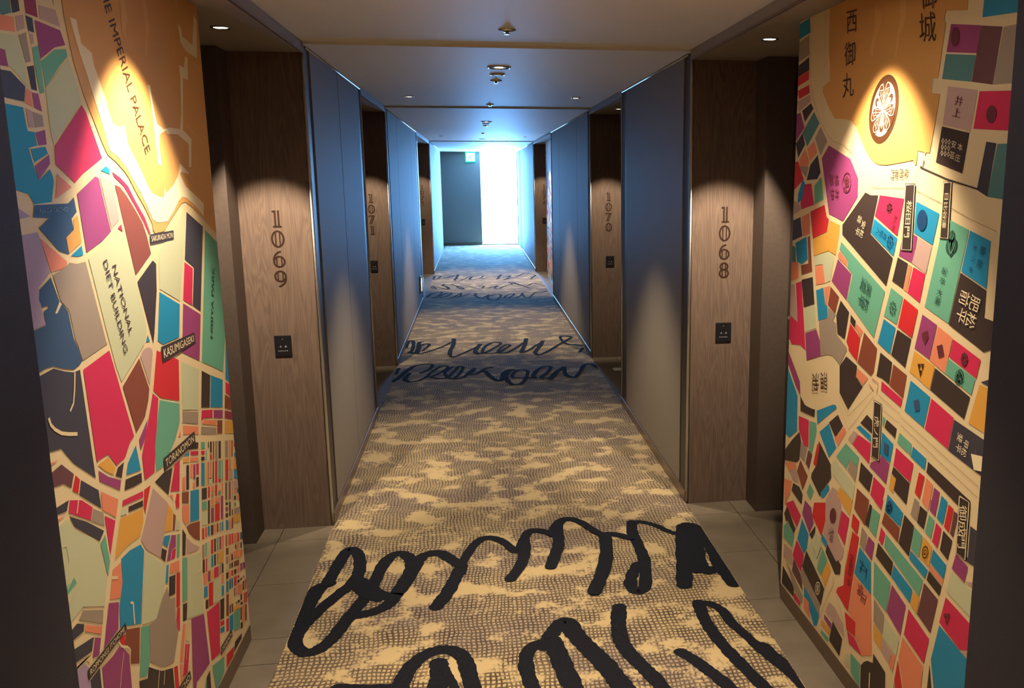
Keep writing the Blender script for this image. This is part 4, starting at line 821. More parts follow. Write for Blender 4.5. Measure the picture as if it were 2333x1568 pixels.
P 1 N 3.0122 0.6413 3.0293 0.636 3.0114 0.5792 2.9946 0.5847
P 1 L 3.0422 0.6336 3.058 0.6287 3.0398 0.5709 3.0241 0.576
P 1 L 3.0695 0.6263 3.114 0.6083 3.114 0.5837 3.0619 0.6022
P 1 O 3.0605 0.5978 3.0894 0.5886 3.0849 0.5743 3.056 0.5836
P 1 d 3.0994 0.5861 3.114 0.5757 3.114 0.5623 3.0952 0.5728
P 1 K 3.0536 0.5759 3.0792 0.5676 3.0751 0.5544 3.0495 0.5628
P 1 O 3.0895 0.5663 3.114 0.5545 3.114 0.5399 3.085 0.5519
P 1 T 3.0467 0.5541 3.0724 0.5459 3.0688 0.5345 3.0432 0.5427
P 1 g 3.0405 0.5345 3.114 0.5138 3.0977 0.4949 3.0347 0.5159
P 1 C 3.0201 0.563 3.0357 0.5578 3.0306 0.5415 3.015 0.5468
P 1 T 2.7155 0.6813 2.7646 0.6663 2.7575 0.6426 2.7085 0.658
P 1 G 2.7065 0.6512 2.7542 0.6365 2.7426 0.5981 2.6951 0.6134
P 1 K 2.7747 0.6643 2.7932 0.6589 2.772 0.589 2.7537 0.5949
P 1 O 2.8054 0.6583 2.8365 0.6487 2.83 0.6273 2.799 0.6372
P 1 P 2.7969 0.6302 2.8266 0.6211 2.8134 0.5777 2.7838 0.5872
P 1 O 2.8463 0.6463 2.8968 0.6307 2.8924 0.6162 2.842 0.632
P 1 R 2.8404 0.6269 2.8896 0.6122 2.8734 0.5595 2.8246 0.5752
P 1 P 2.9074 0.6292 2.9336 0.6213 2.9112 0.549 2.8853 0.5576
P 1 K 2.953 0.5898 2.9799 0.5808 2.9773 0.5723 2.9504 0.5813
P 1 P 2.9481 0.5739 2.9749 0.5648 2.9713 0.5531 2.9445 0.5623
P 1 K 2.9422 0.5549 2.9706 0.5455 2.9669 0.5338 2.9386 0.5433
P 1 K 2.9922 0.5772 3.0099 0.5716 2.9958 0.5264 2.9782 0.5323
P 1 N 3.0133 0.5414 3.0274 0.5368 3.0216 0.5184 3.0075 0.5231
P 1 Y 3.0244 0.5164 3.114 0.4899 3.0956 0.4655 3.0169 0.4925
P 1 B 2.9371 0.5332 2.9654 0.5236 2.9593 0.5038 2.931 0.5137
P 1 O 2.9752 0.5227 2.9966 0.5154 2.989 0.4912 2.9677 0.4986
P 1 N 3.0052 0.5155 3.0192 0.5108 3.0107 0.4837 2.9967 0.4886
P 1 R 2.696 0.604 2.7155 0.5975 2.7061 0.5661 2.6866 0.5728
P 1 R 2.727 0.5947 2.739 0.5906 2.7303 0.562 2.7184 0.5662
P 1 B 2.7495 0.5889 2.7699 0.582 2.7614 0.5541 2.7411 0.5611
P 1 K 2.7805 0.5797 2.8048 0.5715 2.7959 0.5422 2.7717 0.5506
P 1 O 2.8108 0.5708 2.8306 0.564 2.8222 0.5366 2.8025 0.5435
P 1 N 2.8408 0.561 2.8567 0.5555 2.8485 0.5289 2.8326 0.5344
P 1 g 2.8681 0.5534 2.8851 0.5477 2.8765 0.5197 2.8596 0.5256
P 1 B 2.8928 0.5459 2.91 0.54 2.9015 0.5124 2.8843 0.5184
P 1 B 2.9371 0.5267 2.9666 0.5162 2.9593 0.4929 2.93 0.5036
P 1 O 2.9731 0.5146 2.9953 0.5067 2.9879 0.4832 2.9658 0.4913
P 1 N 3.0016 0.5043 3.0178 0.4986 3.0105 0.4753 2.9944 0.4812
P 1 g 2.6831 0.5562 2.7045 0.5488 2.6933 0.5118 2.672 0.5195
P 1 T 2.7139 0.5486 2.7271 0.544 2.7157 0.5063 2.7025 0.5111
P 1 G 2.7356 0.5427 2.7572 0.5353 2.7456 0.4971 2.7241 0.5049
P 1 R 2.7686 0.5355 2.7915 0.5277 2.779 0.487 2.7563 0.4952
P 1 K 2.8001 0.5256 2.8171 0.5198 2.8052 0.4808 2.7883 0.4869
P 1 T 2.8278 0.5186 2.8444 0.5129 2.8323 0.4736 2.8158 0.4795
P 1 P 2.8546 0.5096 2.8715 0.5036 2.8596 0.465 2.8428 0.4712
P 1 O 2.8794 0.5027 2.9019 0.4947 2.8894 0.4546 2.8671 0.4629
P 1 N 2.923 0.4868 2.9345 0.4826 2.9236 0.4476 2.9121 0.4518
P 1 O 2.9416 0.4806 2.9588 0.4745 2.9479 0.4398 2.9309 0.4461
P 1 R 2.9637 0.4734 2.9779 0.4683 2.9671 0.4338 2.9529 0.439
P 1 R 2.9876 0.4653 3.0037 0.4596 2.9933 0.4264 2.9773 0.4323
P 1 O 3.0115 0.4558 3.0461 0.4434 3.0361 0.4116 3.0016 0.4243
P 1 R 3.0543 0.4399 3.0763 0.4321 3.0673 0.4038 3.0454 0.4118
P 1 d 3.091 0.4277 3.114 0.4168 3.114 0.3912 3.083 0.4023
P 1 K 2.6739 0.5114 2.6934 0.5046 2.6819 0.4667 2.6626 0.4738
P 1 R 2.7027 0.5018 2.7146 0.4977 2.7035 0.4611 2.6917 0.4654
P 1 G 2.722 0.4977 2.7476 0.4888 2.736 0.4508 2.7105 0.46
P 1 B 2.7564 0.4881 2.7772 0.4809 2.7667 0.4466 2.7461 0.454
P 1 K 2.786 0.4795 2.803 0.4737 2.7926 0.4397 2.7757 0.4458
P 1 g 2.8132 0.471 2.829 0.4656 2.8189 0.4327 2.8032 0.4384
P 1 Y 2.8341 0.4665 2.8844 0.4493 2.8734 0.4136 2.8234 0.4315
P 1 N 2.9116 0.4446 2.941 0.4341 2.9346 0.4136 2.9053 0.4243
P 1 c 2.9478 0.4337 2.9908 0.4184 2.9844 0.3983 2.9416 0.4139
P 1 K 3.0177 0.4117 3.0309 0.407 3.0264 0.3927 3.0132 0.3975
P 1 O 3.0375 0.4075 3.0652 0.3972 3.0597 0.38 3.0321 0.3904
P 1 d 3.08 0.393 3.1016 0.3854 3.0957 0.3668 3.0742 0.3746
P 1 g 2.9046 0.4167 2.9309 0.4074 2.9249 0.3881 2.8987 0.3975
P 1 K 2.9649 0.3985 2.9826 0.3922 2.9769 0.3744 2.9593 0.3807
P 1 O 2.9392 0.4062 2.9565 0.4001 2.9503 0.3801 2.933 0.3864
P 1 O 2.9932 0.3973 3.058 0.3747 3.0508 0.3518 2.9861 0.3749
P 1 O 3.0681 0.3707 3.101 0.3592 3.094 0.3372 3.0612 0.3489
P 1 O 2.669 0.4668 2.7058 0.454 2.6969 0.4246 2.6603 0.4378
P 1 P 2.7125 0.4544 2.7335 0.4472 2.7244 0.4175 2.7036 0.4249
P 1 Y 2.7396 0.4476 2.7672 0.4381 2.758 0.408 2.7306 0.4178
P 1 M 2.7736 0.4389 2.818 0.4243 2.8085 0.3937 2.7644 0.4087
P 1 g 2.8256 0.4232 2.8432 0.4172 2.8343 0.3884 2.8168 0.3946
P 1 K 2.8529 0.4168 2.8723 0.4101 2.8635 0.3815 2.8441 0.3884
P 1 G 2.8972 0.3928 2.9265 0.3822 2.921 0.3646 2.8918 0.3754
P 1 N 2.9343 0.3795 2.9486 0.3745 2.9434 0.358 2.9292 0.363
P 1 K 2.9569 0.3729 2.9746 0.3668 2.9693 0.3501 2.9517 0.3563
P 1 N 2.9864 0.3645 3.0481 0.3433 3.0423 0.325 2.9808 0.3466
P 1 P 3.0581 0.3241 3.0849 0.3147 3.0775 0.2915 3.0508 0.3011
P 1 P 3.0928 0.3121 3.114 0.3041 3.114 0.2831 3.0861 0.2913
P 1 K 2.8894 0.3678 2.9156 0.3585 2.9095 0.3388 2.8834 0.3483
P 1 O 2.9237 0.3567 2.9442 0.3494 2.9383 0.3306 2.9179 0.3381
P 1 R 2.9508 0.3478 2.9685 0.3418 2.9632 0.3251 2.9456 0.3312
P 1 K 2.9796 0.337 3.0076 0.3274 3.003 0.3128 2.975 0.3224
P 1 O 3.0181 0.3255 3.0452 0.3163 3.0401 0.3003 3.0131 0.3097
P 1 R 2.9722 0.3135 3.002 0.304 2.9926 0.274 2.9629 0.2838
P 1 R 3.0126 0.2995 3.0354 0.2915 3.0329 0.2835 3.0101 0.2915
P 1 K 3.008 0.2848 3.0326 0.2768 3.0297 0.2677 3.0051 0.2757
P 1 K 3.0436 0.2756 3.0609 0.27 3.0582 0.2612 3.0408 0.2669
P 1 g 3.0742 0.269 3.0972 0.2615 3.095 0.2546 3.072 0.2621
P 1 B 2.6629 0.4274 2.6971 0.4155 2.6876 0.3841 2.6535 0.3964
P 1 R 2.7085 0.4167 2.7519 0.4032 2.7312 0.3351 2.6882 0.3497
P 1 G 2.7592 0.4017 2.8333 0.3798 2.8124 0.3119 2.739 0.3355
P 1 O 2.842 0.3815 2.8644 0.3739 2.8568 0.3492 2.8344 0.357
P 1 B 2.8318 0.3485 2.8542 0.3409 2.8449 0.3109 2.8226 0.3187
P 1 B 2.8825 0.34 2.9087 0.3308 2.8982 0.297 2.8721 0.3065
P 1 K 2.9189 0.33 2.9331 0.3253 2.9231 0.2934 2.909 0.2983
P 1 B 2.9413 0.3231 2.9606 0.3167 2.9508 0.2856 2.9316 0.2922
P 1 K 2.6652 0.3824 2.6904 0.3741 2.6828 0.3488 2.6576 0.3574
P 1 c 2.9046 0.2954 2.9523 0.2788 2.9383 0.2345 2.891 0.2518
P 1 N 2.8719 0.2978 2.8974 0.2889 2.8767 0.2226 2.8515 0.2321
P 1 N 2.961 0.2778 2.9708 0.2744 2.9623 0.2477 2.9526 0.2512
P 1 L 2.9774 0.2724 2.994 0.2668 2.9858 0.241 2.9693 0.2467
P 1 O 3.0026 0.2678 3.0582 0.2494 3.0487 0.2196 2.9934 0.2385
P 1 K 3.0686 0.2517 3.0863 0.2459 3.0767 0.2158 3.0591 0.2218
P 1 R 3.0977 0.2444 3.114 0.24 3.0996 0.2073 3.0872 0.2119
P 1 K 3.0282 0.2212 3.0454 0.2153 3.0392 0.1958 3.022 0.2018
P 1 R 3.0716 0.2062 3.0858 0.2013 3.0747 0.1666 3.0606 0.1716
P 1 R 3.0928 0.1984 3.114 0.192 3.0978 0.1582 3.082 0.1648
P 1 K 2.9657 0.2239 2.9773 0.2198 2.9751 0.2131 2.9636 0.2172
P 1 K 2.9881 0.219 3.015 0.2096 3.0125 0.2017 2.9856 0.2112
P 1 Y 2.9424 0.219 3.0127 0.1962 3.0083 0.1826 2.9383 0.2057
P 1 K 3.0199 0.195 3.0492 0.1847 3.0466 0.1766 3.0173 0.1871
P 1 K 2.805 0.3141 2.846 0.3009 2.8268 0.239 2.7861 0.2531
P 1 R 2.7859 0.2471 2.8249 0.2328 2.8209 0.2201 2.782 0.2345
P 1 B 2.7797 0.2271 2.8212 0.213 2.8166 0.1981 2.7752 0.2124
P 1 K 2.8955 0.2469 2.9089 0.2422 2.901 0.2171 2.8877 0.2219
P 1 N 2.9191 0.2412 2.9367 0.235 2.9287 0.2096 2.9112 0.2159
P 1 M 2.8495 0.2231 2.8755 0.2132 2.8631 0.1736 2.8373 0.1839
P 1 B 2.8846 0.2147 2.9263 0.202 2.9109 0.1529 2.8694 0.1663
P 1 T 2.9353 0.2021 3.0079 0.1812 2.988 0.1185 2.916 0.1408
P 1 K 3.0164 0.1783 3.0303 0.1737 3.0172 0.1327 3.0035 0.1375
P 1 K 3.0022 0.1276 3.0265 0.1198 3.0203 0.1004 2.9961 0.1084
P 1 O 3.0396 0.173 3.066 0.1643 3.0472 0.1056 3.0211 0.1148
P 1 N 3.0726 0.1601 3.0923 0.1536 3.0752 0.1002 3.0556 0.1071
X b|THE IMPERIAL PALACE|2.3288 2.1133 2.5318 1.7165 2.3675 2.1264
X b|NATIONAL|2.2366 1.4517 2.2963 1.2755 2.261 1.4547
X b|DIET BUILDING|2.1886 1.4669 2.2529 1.2358 2.2123 1.4713
X e|HIBIYA PARK|2.9703 1.1437 3.0573 1.3658 2.9457 1.1537
X f|NAGATACHO|1.9161 1.588 2.0406 1.5876 1.9178 1.5979
Z SAKURADA MON|2.5023 1.5095 2.6911 1.5095 2.6868 1.4848 2.4996 1.4853
Z KASUMIGASEKI|2.5018 1.206 2.7916 1.1955 2.7944 1.1636 2.5028 1.1626
Z TORANOMON|2.4352 0.9114 2.7066 0.9095 2.7081 0.8738 2.4353 0.8747
Z ROPPONGI ITCHOME|1.8767 0.6186 2.0884 0.6176 2.0918 0.5978 1.8783 0.5951
Z ONARIMON|2.763 0.1705 2.893 0.1625 2.8947 0.1388 2.7574 0.1434
Z KAMIYACHO|2.265 0.2746 2.4734 0.2627 2.478 0.2334 2.2747 0.2436"""
RIGHT_MAP = """P 2 A 2.845 2.19 2.8428 2.133 2.8387 2.0523 2.8258 2.0192 2.8196 1.9625 2.8793 1.947 2.8778 1.9325 2.8247 1.8816 2.7649 1.8387 2.6939 1.8336 2.6424 1.8261 2.5991 1.8053 2.5715 1.7742 2.5277 1.7333 2.4946 1.7114 2.463 1.6963 2.433 1.6896 2.3832 1.6874 2.2903 1.6938 2.2281 1.6987 2.2204 1.6855 2.2115 1.6868 2.2069 1.7229 2.1738 1.7177 2.1698 1.7091 2.1621 1.7174 2.1447 1.7156 2.1102 1.8582 2.1552 1.8648 2.1542 1.9004 2.1262 1.8975 2.1054 2.0276 2.1166 2.0321 2.1091 2.0557 2.0114 2.04 2.0047 2.19 2.7259 2.19
P 3 w 2.5089 2.1449 2.4774 2.1211 2.4643 2.1008 2.4772 2.0603 2.497 2.0448 2.5063 1.9996 2.5254 2.0051 2.5277 2.0242 2.5063 2.0616 2.5044 2.1075
P 3 w 2.363 2.19 2.3299 2.19 2.3164 2.0845 2.3252 2.0546 2.3451 2.0345 2.3577 1.9777 2.3677 1.979 2.3594 2.0454 2.3469 2.0753
S 2 o 0.0012 2.9974 2.1718 2.9961 2.0618 2.9867 1.972 2.955 1.9135 2.8872 1.8389 2.8244 1.7921 2.7754 1.7687 2.6846 1.7515 2.6185 1.7257
S 2 o 0.0011 2.8759 2.1801 2.8747 2.0817 2.867 2.01
P 1 B 3.114 2.1843 3.0202 2.19 3.0095 2.1408 3.114 2.1333
P 1 g 3.114 2.1218 3.0192 2.135 3.0122 2.0676 3.114 2.055
P 1 K 3.114 2.0428 3.0136 2.0603 3.0091 2.0171 3.114 2.0044
P 1 R 3.114 2.0031 3.0119 2.0148 3.0089 1.9854 3.114 1.9721
P 1 R 3.114 1.9563 3.0039 1.9674 2.9968 1.9394 3.0966 1.927
P 1 L 3.114 1.9192 2.993 1.9327 2.9855 1.9104 3.0955 1.8824
P 1 P 3.114 1.8752 3.0785 1.8793 3.0347 1.8246 3.114 1.7814
P 1 K 3.0624 1.8832 2.9796 1.9036 2.957 1.884 3.0313 1.8436
P 1 t 3.0495 1.8099 2.9506 1.8724 2.8963 1.8321 3.0011 1.758
P 1 g 2.9309 1.782 2.8852 1.8205 2.8221 1.7704 2.8749 1.7246
P 1 K 3.114 1.7732 3.0491 1.8061 3.0234 1.7664 3.0847 1.7213
P 1 O 3.0003 1.7504 2.9353 1.7747 2.906 1.7364 2.9695 1.7076
P 1 O 3.0727 1.7132 3.0218 1.751 2.9743 1.7039 3.0234 1.6618 3.0576 1.6737
P 1 K 2.9631 1.6961 2.9 1.727 2.869 1.669 2.8964 1.6466 2.9945 1.6424
P 1 R 3.114 1.7059 3.0835 1.7094 3.0459 1.6677 3.0218 1.6462 3.114 1.6057
P 1 B 1.936 2.19 1.7 2.19 1.7 1.9907 1.9447 2.0126
P 1 P 2.081 2.0198 1.9494 1.9963 1.9574 1.936 2.0936 1.9563
P 1 t 2.0957 1.9521 1.9616 1.9323 1.9727 1.874 2.1068 1.8941
P 1 n 1.9469 1.9952 1.8617 1.9796 1.8839 1.859 1.9703 1.8737
P 1 g 1.8573 1.9782 1.7 1.9719 1.7 1.8472 1.8817 1.8588
P 1 L 2.075 1.8736 1.9416 1.8522 1.96 1.7598 2.0897 1.7823
P 1 M 1.9342 1.849 1.7 1.8305 1.7 1.7459 1.9488 1.7657
P 1 K 2.0919 1.7789 1.9643 1.7567 1.9837 1.663 2.1107 1.6912
P 1 m 1.8915 1.7342 1.8511 1.7291 1.8727 1.6112 1.9161 1.6257
P 1 t 1.8466 1.7277 1.7 1.7256 1.7 1.626 1.7 1.5988 1.8718 1.6107
S 2 K 0.0038 2.1713 1.6978 2.1749 1.6807 2.1897 1.6802 2.0512 1.6496 1.9092 1.6265
P 1 P 2.8642 1.7154 2.8064 1.7558 2.6332 1.7093 2.5691 1.6497 2.5668 1.5942 2.6668 1.5156 2.7822 1.5344
P 1 g 3.0704 1.6898 2.9781 1.6889 3.0007 1.6504
P 1 M 3.0308 1.6268 2.9511 1.6314 2.9177 1.5594 3.0329 1.5399 3.046 1.5594
P 1 B 3.0719 1.5946 3.0328 1.6464 3.0094 1.6309 3.031 1.5756 3.0739 1.5585
P 1 T 2.9194 1.6241 2.8625 1.6544 2.8351 1.5806 2.9128 1.5615
P 1 L 3.114 1.5696 3.0452 1.5514 3.0329 1.5399 3.114 1.5165
P 1 R 2.9463 1.5354 2.8234 1.5624 2.7999 1.5226 2.7802 1.5162 2.7947 1.4748 2.9159 1.4441
P 1 Y 2.7705 1.513 2.6872 1.501 2.7123 1.4037 2.7738 1.4132 2.8994 1.3854 2.9157 1.4422 2.7943 1.4711
P 1 G 2.8992 1.3834 2.7734 1.4095 2.721 1.3993 2.7489 1.3151 2.7858 1.3033 2.8167 1.3643 2.8857 1.3537
P 1 O 2.8853 1.3498 2.8163 1.3605 2.7905 1.3027 2.8685 1.2876
P 1 O 3.0301 1.5122 2.9564 1.5311 2.9435 1.4579 3.0122 1.4455
P 1 m 3.114 1.4962 3.0411 1.5117 3.0177 1.4451 3.114 1.4224
P 1 B 3.0825 1.4163 2.9742 1.446 2.9552 1.3666 3.013 1.3451 3.0587 1.3509
P 1 t 3.114 1.4056 3.0809 1.4001 3.0694 1.3437 3.114 1.3439
P 1 N 2.9633 1.4448 2.9428 1.452 2.9091 1.3298 3.0091 1.3071 3.0181 1.3406 2.9485 1.3534
P 1 O 3.114 1.3419 3.0472 1.3499 3.0359 1.2939 3.114 1.2724
P 1 K 3.0073 1.2891 2.9019 1.311 2.8768 1.22 2.9754 1.1937
P 1 L 3.114 1.2558 3.0733 1.2669 3.0311 1.1337 3.0838 1.1378 3.114 1.1499
P 1 M 3.0621 1.2703 3.0068 1.2842 2.9433 1.0421 2.9944 1.0529 3.0799 1.0388 3.114 1.0553 3.114 1.1406 3.0306 1.1296
P 1 G 2.975 1.1897 2.8733 1.2166 2.8528 1.1391 2.9555 1.1073
P 1 P 2.9529 1.1037 2.8503 1.1348 2.813 1.0991 2.8028 1.0502 2.9289 1.0082
P 1 B 2.8665 1.2684 2.8033 1.286 2.7832 1.2353 2.7632 1.2287 2.759 1.1894 2.8354 1.1675
P 1 O 2.7985 1.2866 2.7471 1.2985 2.7638 1.2343 2.7777 1.2285
P 1 N 2.7422 1.2973 2.6705 1.2714 2.696 1.2143 2.7589 1.2331
P 1 g 2.8301 1.1645 2.7588 1.1876 2.7581 1.2256 2.6911 1.2114 2.7115 1.1876 2.6833 1.1829 2.6748 1.1472 2.6327 1.1327 2.5918 1.1185 2.591 1.1114 2.6417 1.0531 2.6606 1.0603 2.6987 1.0713 2.7363 1.0687 2.8028 1.0502
P 1 K 2.6862 1.2084 2.6561 1.2625 2.5878 1.2345 2.612 1.1438 2.6708 1.1516
P 1 P 2.735 1.3168 2.693 1.3927 2.5846 1.3554 2.6132 1.2702
P 1 O 2.6944 1.4052 2.6825 1.4189 2.6184 1.3925 2.6209 1.3763 2.6889 1.3967
P 1 T 2.6727 1.4502 2.3508 1.3309 2.4063 1.185 2.609 1.2708 2.5764 1.3563 2.6163 1.3732 2.6144 1.3946 2.6831 1.4242
P 1 K 2.6699 1.5037 2.5132 1.6087 2.4741 1.6012 2.4263 1.6022 2.4646 1.4884 2.3144 1.4307 2.3458 1.3477 2.6665 1.4737
P 1 M 2.4155 1.6025 2.2687 1.5965 2.2951 1.493 2.4411 1.5421
P 1 B 2.4438 1.5338 2.2944 1.4869 2.3116 1.4356 2.4611 1.4903
P 1 B 2.1994 1.5909 2.0778 1.5636 2.1009 1.483 2.2013 1.5082
P 1 P 2.268 1.4856 2.2038 1.5035 2.1819 1.499 2.2005 1.4275 2.2787 1.4401
P 1 L 2.1757 1.498 2.1033 1.48 2.1257 1.4069 2.2035 1.4272
P 1 K 2.2847 1.4349 2.225 1.4236 2.245 1.3522 2.31 1.3663
P 1 O 2.2204 1.4219 2.2011 1.4177 2.2236 1.3457 2.2417 1.3511
P 1 M 2.193 1.4171 2.1284 1.4051 2.1482 1.3271 2.2184 1.3448
P 1 T 2.0252 1.5508 1.9369 1.5313 2 1.2959 2.1206 1.3206 2.0573 1.5311
P 1 B 1.9319 1.5303 1.8436 1.5115 1.8469 1.4022 1.9581 1.4305
P 1 K 1.9603 1.4275 1.8464 1.3984 1.8469 1.3344 1.7 1.3272 1.7 1.3052 1.8386 1.2554 1.997 1.2936
P 1 T 2.3144 1.3467 2.2422 1.3293 2.2685 1.2483 2.3495 1.2611
P 1 R 2.2355 1.3271 2.1547 1.3066 2.1785 1.2265 2.2612 1.2432
P 1 B 2.3484 1.2514 2.274 1.2379 2.2984 1.1576 2.3793 1.1765
P 1 K 2.2636 1.2349 2.1812 1.2229 2.2057 1.1385 2.2915 1.1573
P 1 P 2.1296 1.2984 2.0528 1.2829 2.0804 1.188 2.16 1.2023
P 1 O 2.047 1.2809 1.9747 1.2636 1.9996 1.1687 2.0773 1.1857
P 1 M 1.9718 1.2614 1.8475 1.2349 1.8601 1.1878 1.984 1.2137
P 1 R 2.5754 1.2008 2.4975 1.1684 2.513 1.0913 2.5783 1.1139 2.5795 1.1245 2.5984 1.1391
P 1 O 2.5305 1.2082 2.4803 1.1923 2.494 1.1725 2.537 1.193
P 1 K 2.5745 1.2295 2.5353 1.2144 2.541 1.1923 2.576 1.206
P 1 N 2.4722 1.1903 2.3807 1.1578 2.3945 1.0855 2.4114 1.0681 2.5086 1.0887
S 2 o 0.0010 2.4772 1.6272 2.447 1.6234 2.2691 1.626
S 2 o 0.0009 2.2031 1.6201 2.0703 1.5904
S 2 o 0.0008 2.0211 1.5796 1.9231 1.5544 1.8225 1.5343
S 2 o 0.0009 2.2266 1.6374 2.1957 1.6811
P 1 K 2.593 1.0913 2.5114 1.0777 2.5156 1.0429 2.4646 1.0228 2.5612 0.9244 2.6316 0.9622 2.6414 1.0498
P 1 O 2.5066 1.0716 2.4293 1.0573 2.4613 1.0289 2.5158 1.0446
P 1 K 2.3579 1.1508 2.2821 1.1368 2.2948 1.0701 2.3384 1.0782 2.3748 1.0766
P 1 N 2.2748 1.1334 2.1937 1.1193 2.2079 1.0508 2.291 1.0677
P 1 M 2.3409 1.0692 2.2107 1.0469 2.2176 1.0226 2.3413 1.0423
P 1 Y 2.1591 1.1951 2.0502 1.1754 2.0677 1.1104 2.1795 1.1334
P 1 K 2.0469 1.1717 1.8798 1.1367 1.8991 1.0772 2.0647 1.1096
P 1 T 1.9887 1.2087 1.8645 1.1856 1.8758 1.1432 1.9996 1.169
P 1 B 2.1703 1.1105 2.0623 1.0907 2.0862 1.0021 2.1942 1.0191
P 1 M 2.0563 1.0892 1.9439 1.0676 1.9618 0.981 2.0801 1.0008
P 1 m 1.9409 1.0642 1.7 1.0417 1.7 0.9528 1.9589 0.979
P 1 Y 1.8444 1.1767 1.7 1.1736 1.7 1.0594 1.8787 1.0732
P 1 m 1.7 1.2425 1.7 1.1761 1.8406 1.183
P 1 P 3.114 1.0048 2.9863 0.9169 2.9755 0.8668 3.0239 0.891 3.114 0.9569
P 1 B 3.114 0.9398 3.0032 0.8577 2.9958 0.7268 3.0743 0.6773 3.114 0.6821
P 1 K 2.9753 0.8647 2.9283 0.8432 2.869 0.8464 2.8328 0.8519 2.8349 0.8229 2.9698 0.8111
P 1 B 2.8172 0.852 2.681 0.9098 2.6582 0.9138 2.6482 0.9069 2.8072 0.8063
P 1 M 2.9846 0.7879 2.8855 0.7986 2.8804 0.6979 2.924 0.6928 2.9798 0.7401
P 1 T 2.88 0.798 2.8177 0.8074 2.8093 0.7773 2.8466 0.6836 2.8748 0.6955
P 1 K 2.7066 0.8408 2.6369 0.8871 2.5935 0.8614 2.651 0.8065
P 1 B 2.7845 0.7846 2.7062 0.837 2.6381 0.7738 2.6936 0.7209
P 1 O 2.6548 0.7995 2.5845 0.8603 2.5657 0.8489 2.6254 0.7835
P 1 K 2.4672 0.9066 2.424 0.9452 2.3884 0.9376 2.3797 0.8966
P 1 B 2.4933 0.8847 2.4703 0.8985 2.3904 0.8899 2.388 0.8696
P 1 L 2.5506 0.831 2.5122 0.8683 2.4791 0.8689 2.5198 0.8237
P 1 M 2.5155 0.8232 2.4748 0.8666 2.3874 0.8645 2.3914 0.7997
P 1 T 2.6348 0.7439 2.5658 0.8114 2.4626 0.7961 2.471 0.7623 2.5266 0.7715 2.5522 0.7292
P 1 g 2.5434 0.7285 2.5262 0.7679 2.4708 0.7605 2.4816 0.7107
P 1 G 2.6772 0.7026 2.6427 0.7316 2.4842 0.6968 2.4947 0.6407 2.6552 0.6747
P 1 K 2.7861 0.7518 2.6772 0.7026 2.6676 0.6585 2.6891 0.6351 2.7472 0.5777 2.7553 0.5583 2.8429 0.5972 2.8395 0.6151 2.8064 0.6513
P 1 R 2.7997 0.7354 2.7752 0.745 2.8013 0.653 2.8279 0.6565
P 1 K 2.9729 0.7292 2.9529 0.7009 2.9623 0.6248 2.9896 0.6072 3.114 0.5751 3.114 0.6185 3.044 0.6776
P 1 g 2.9529 0.7009 2.8906 0.6906 2.9122 0.6328 2.9585 0.6434
P 1 n 2.8796 0.6898 2.8413 0.6832 2.8672 0.6224 2.901 0.6322
P 1 N 2.9513 0.6285 2.8749 0.5923 2.9178 0.5235 2.9805 0.5753
P 1 O 3.114 0.5639 3.0009 0.6034 2.9874 0.586 3.0615 0.5476
P 1 L 3.0556 0.5496 2.9868 0.5797 2.9594 0.5389 3.0171 0.5273
P 1 K 3.016 0.5166 2.9521 0.5241 2.9161 0.5068 2.9232 0.4651 2.982 0.4736 3.0307 0.4823
P 1 T 2.8514 0.5752 2.8122 0.5579 2.8396 0.5141 2.8793 0.529
P 1 O 3.114 0.5003 3.0283 0.5189 3.0415 0.4693 3.0964 0.3941
P 1 B 2.7521 0.5759 2.6884 0.6293 2.6773 0.6154 2.721 0.5671 2.7451 0.558
P 1 K 2.4492 0.7859 2.3652 0.7732 2.3811 0.7125 2.4584 0.7245
P 1 M 2.3573 0.7707 2.2823 0.7609 2.3032 0.6924 2.3729 0.7084
P 1 P 2.3808 0.8085 2.3238 0.8343 2.3187 0.8532 2.2635 0.8406 2.277 0.7765 2.3866 0.7924
P 1 B 2.3196 0.9212 2.2472 0.9061 2.2605 0.845 2.3259 0.8526
P 1 K 2.2962 0.9651 2.2329 0.9565 2.2394 0.9267 2.3072 0.9384
P 1 T 2.3216 0.9681 2.3034 0.9664 2.3145 0.9396 2.3219 0.9409
P 1 M 2.2296 0.9016 2.1269 0.8878 2.1387 0.8308 2.2398 0.8452
P 1 T 2.2153 0.9502 2.1426 0.9384 2.1481 0.9063 2.2248 0.9179
P 1 B 2.1358 0.9341 2.0615 0.9234 2.0662 0.8909 2.1445 0.9027
P 1 K 2.0521 0.9188 1.8443 0.8874 1.8512 0.8654 1.8955 0.8563 2.0569 0.8878
P 1 K 2.2394 0.842 2.1414 0.8266 2.1525 0.7607 2.2278 0.7756 2.2187 0.8124 2.247 0.8193
P 1 Y 2.2499 0.8149 2.2187 0.8124 2.2335 0.7651 2.2586 0.7712
P 1 R 2.0944 0.875 2.064 0.873 2.0823 0.8035 2.1111 0.8119
P 1 O 2.0551 0.873 2.0192 0.8657 2.0357 0.7899 2.07 0.8018
P 1 P 2.013 0.8618 1.9843 0.8586 2.0007 0.7882 2.0273 0.7932
S 2 o 0.0012 2.5587 0.9251 2.5587 0.9029 2.3846 1.0334
S 2 o 0.0012 2.6304 0.9512 2.5587 0.9029
S 2 o 0.0012 2.6271 0.9219 2.5497 0.861 2.3822 1.0135
S 2 o 0.0010 2.3537 1.024 2.2185 1.0029 2.2218 0.976 2.32 0.9854
S 2 o 0.0009 2.2109 0.9953 1.8167 0.9342
S 2 o 0.0009 2.2082 0.9734 1.8154 0.9068
S 2 r 0.0036 2.4032 1.0633 2.3579 1.0585 2.3689 1.027
S 2 r 0.0038 2.4198 1.0422 2.3919 1.0317
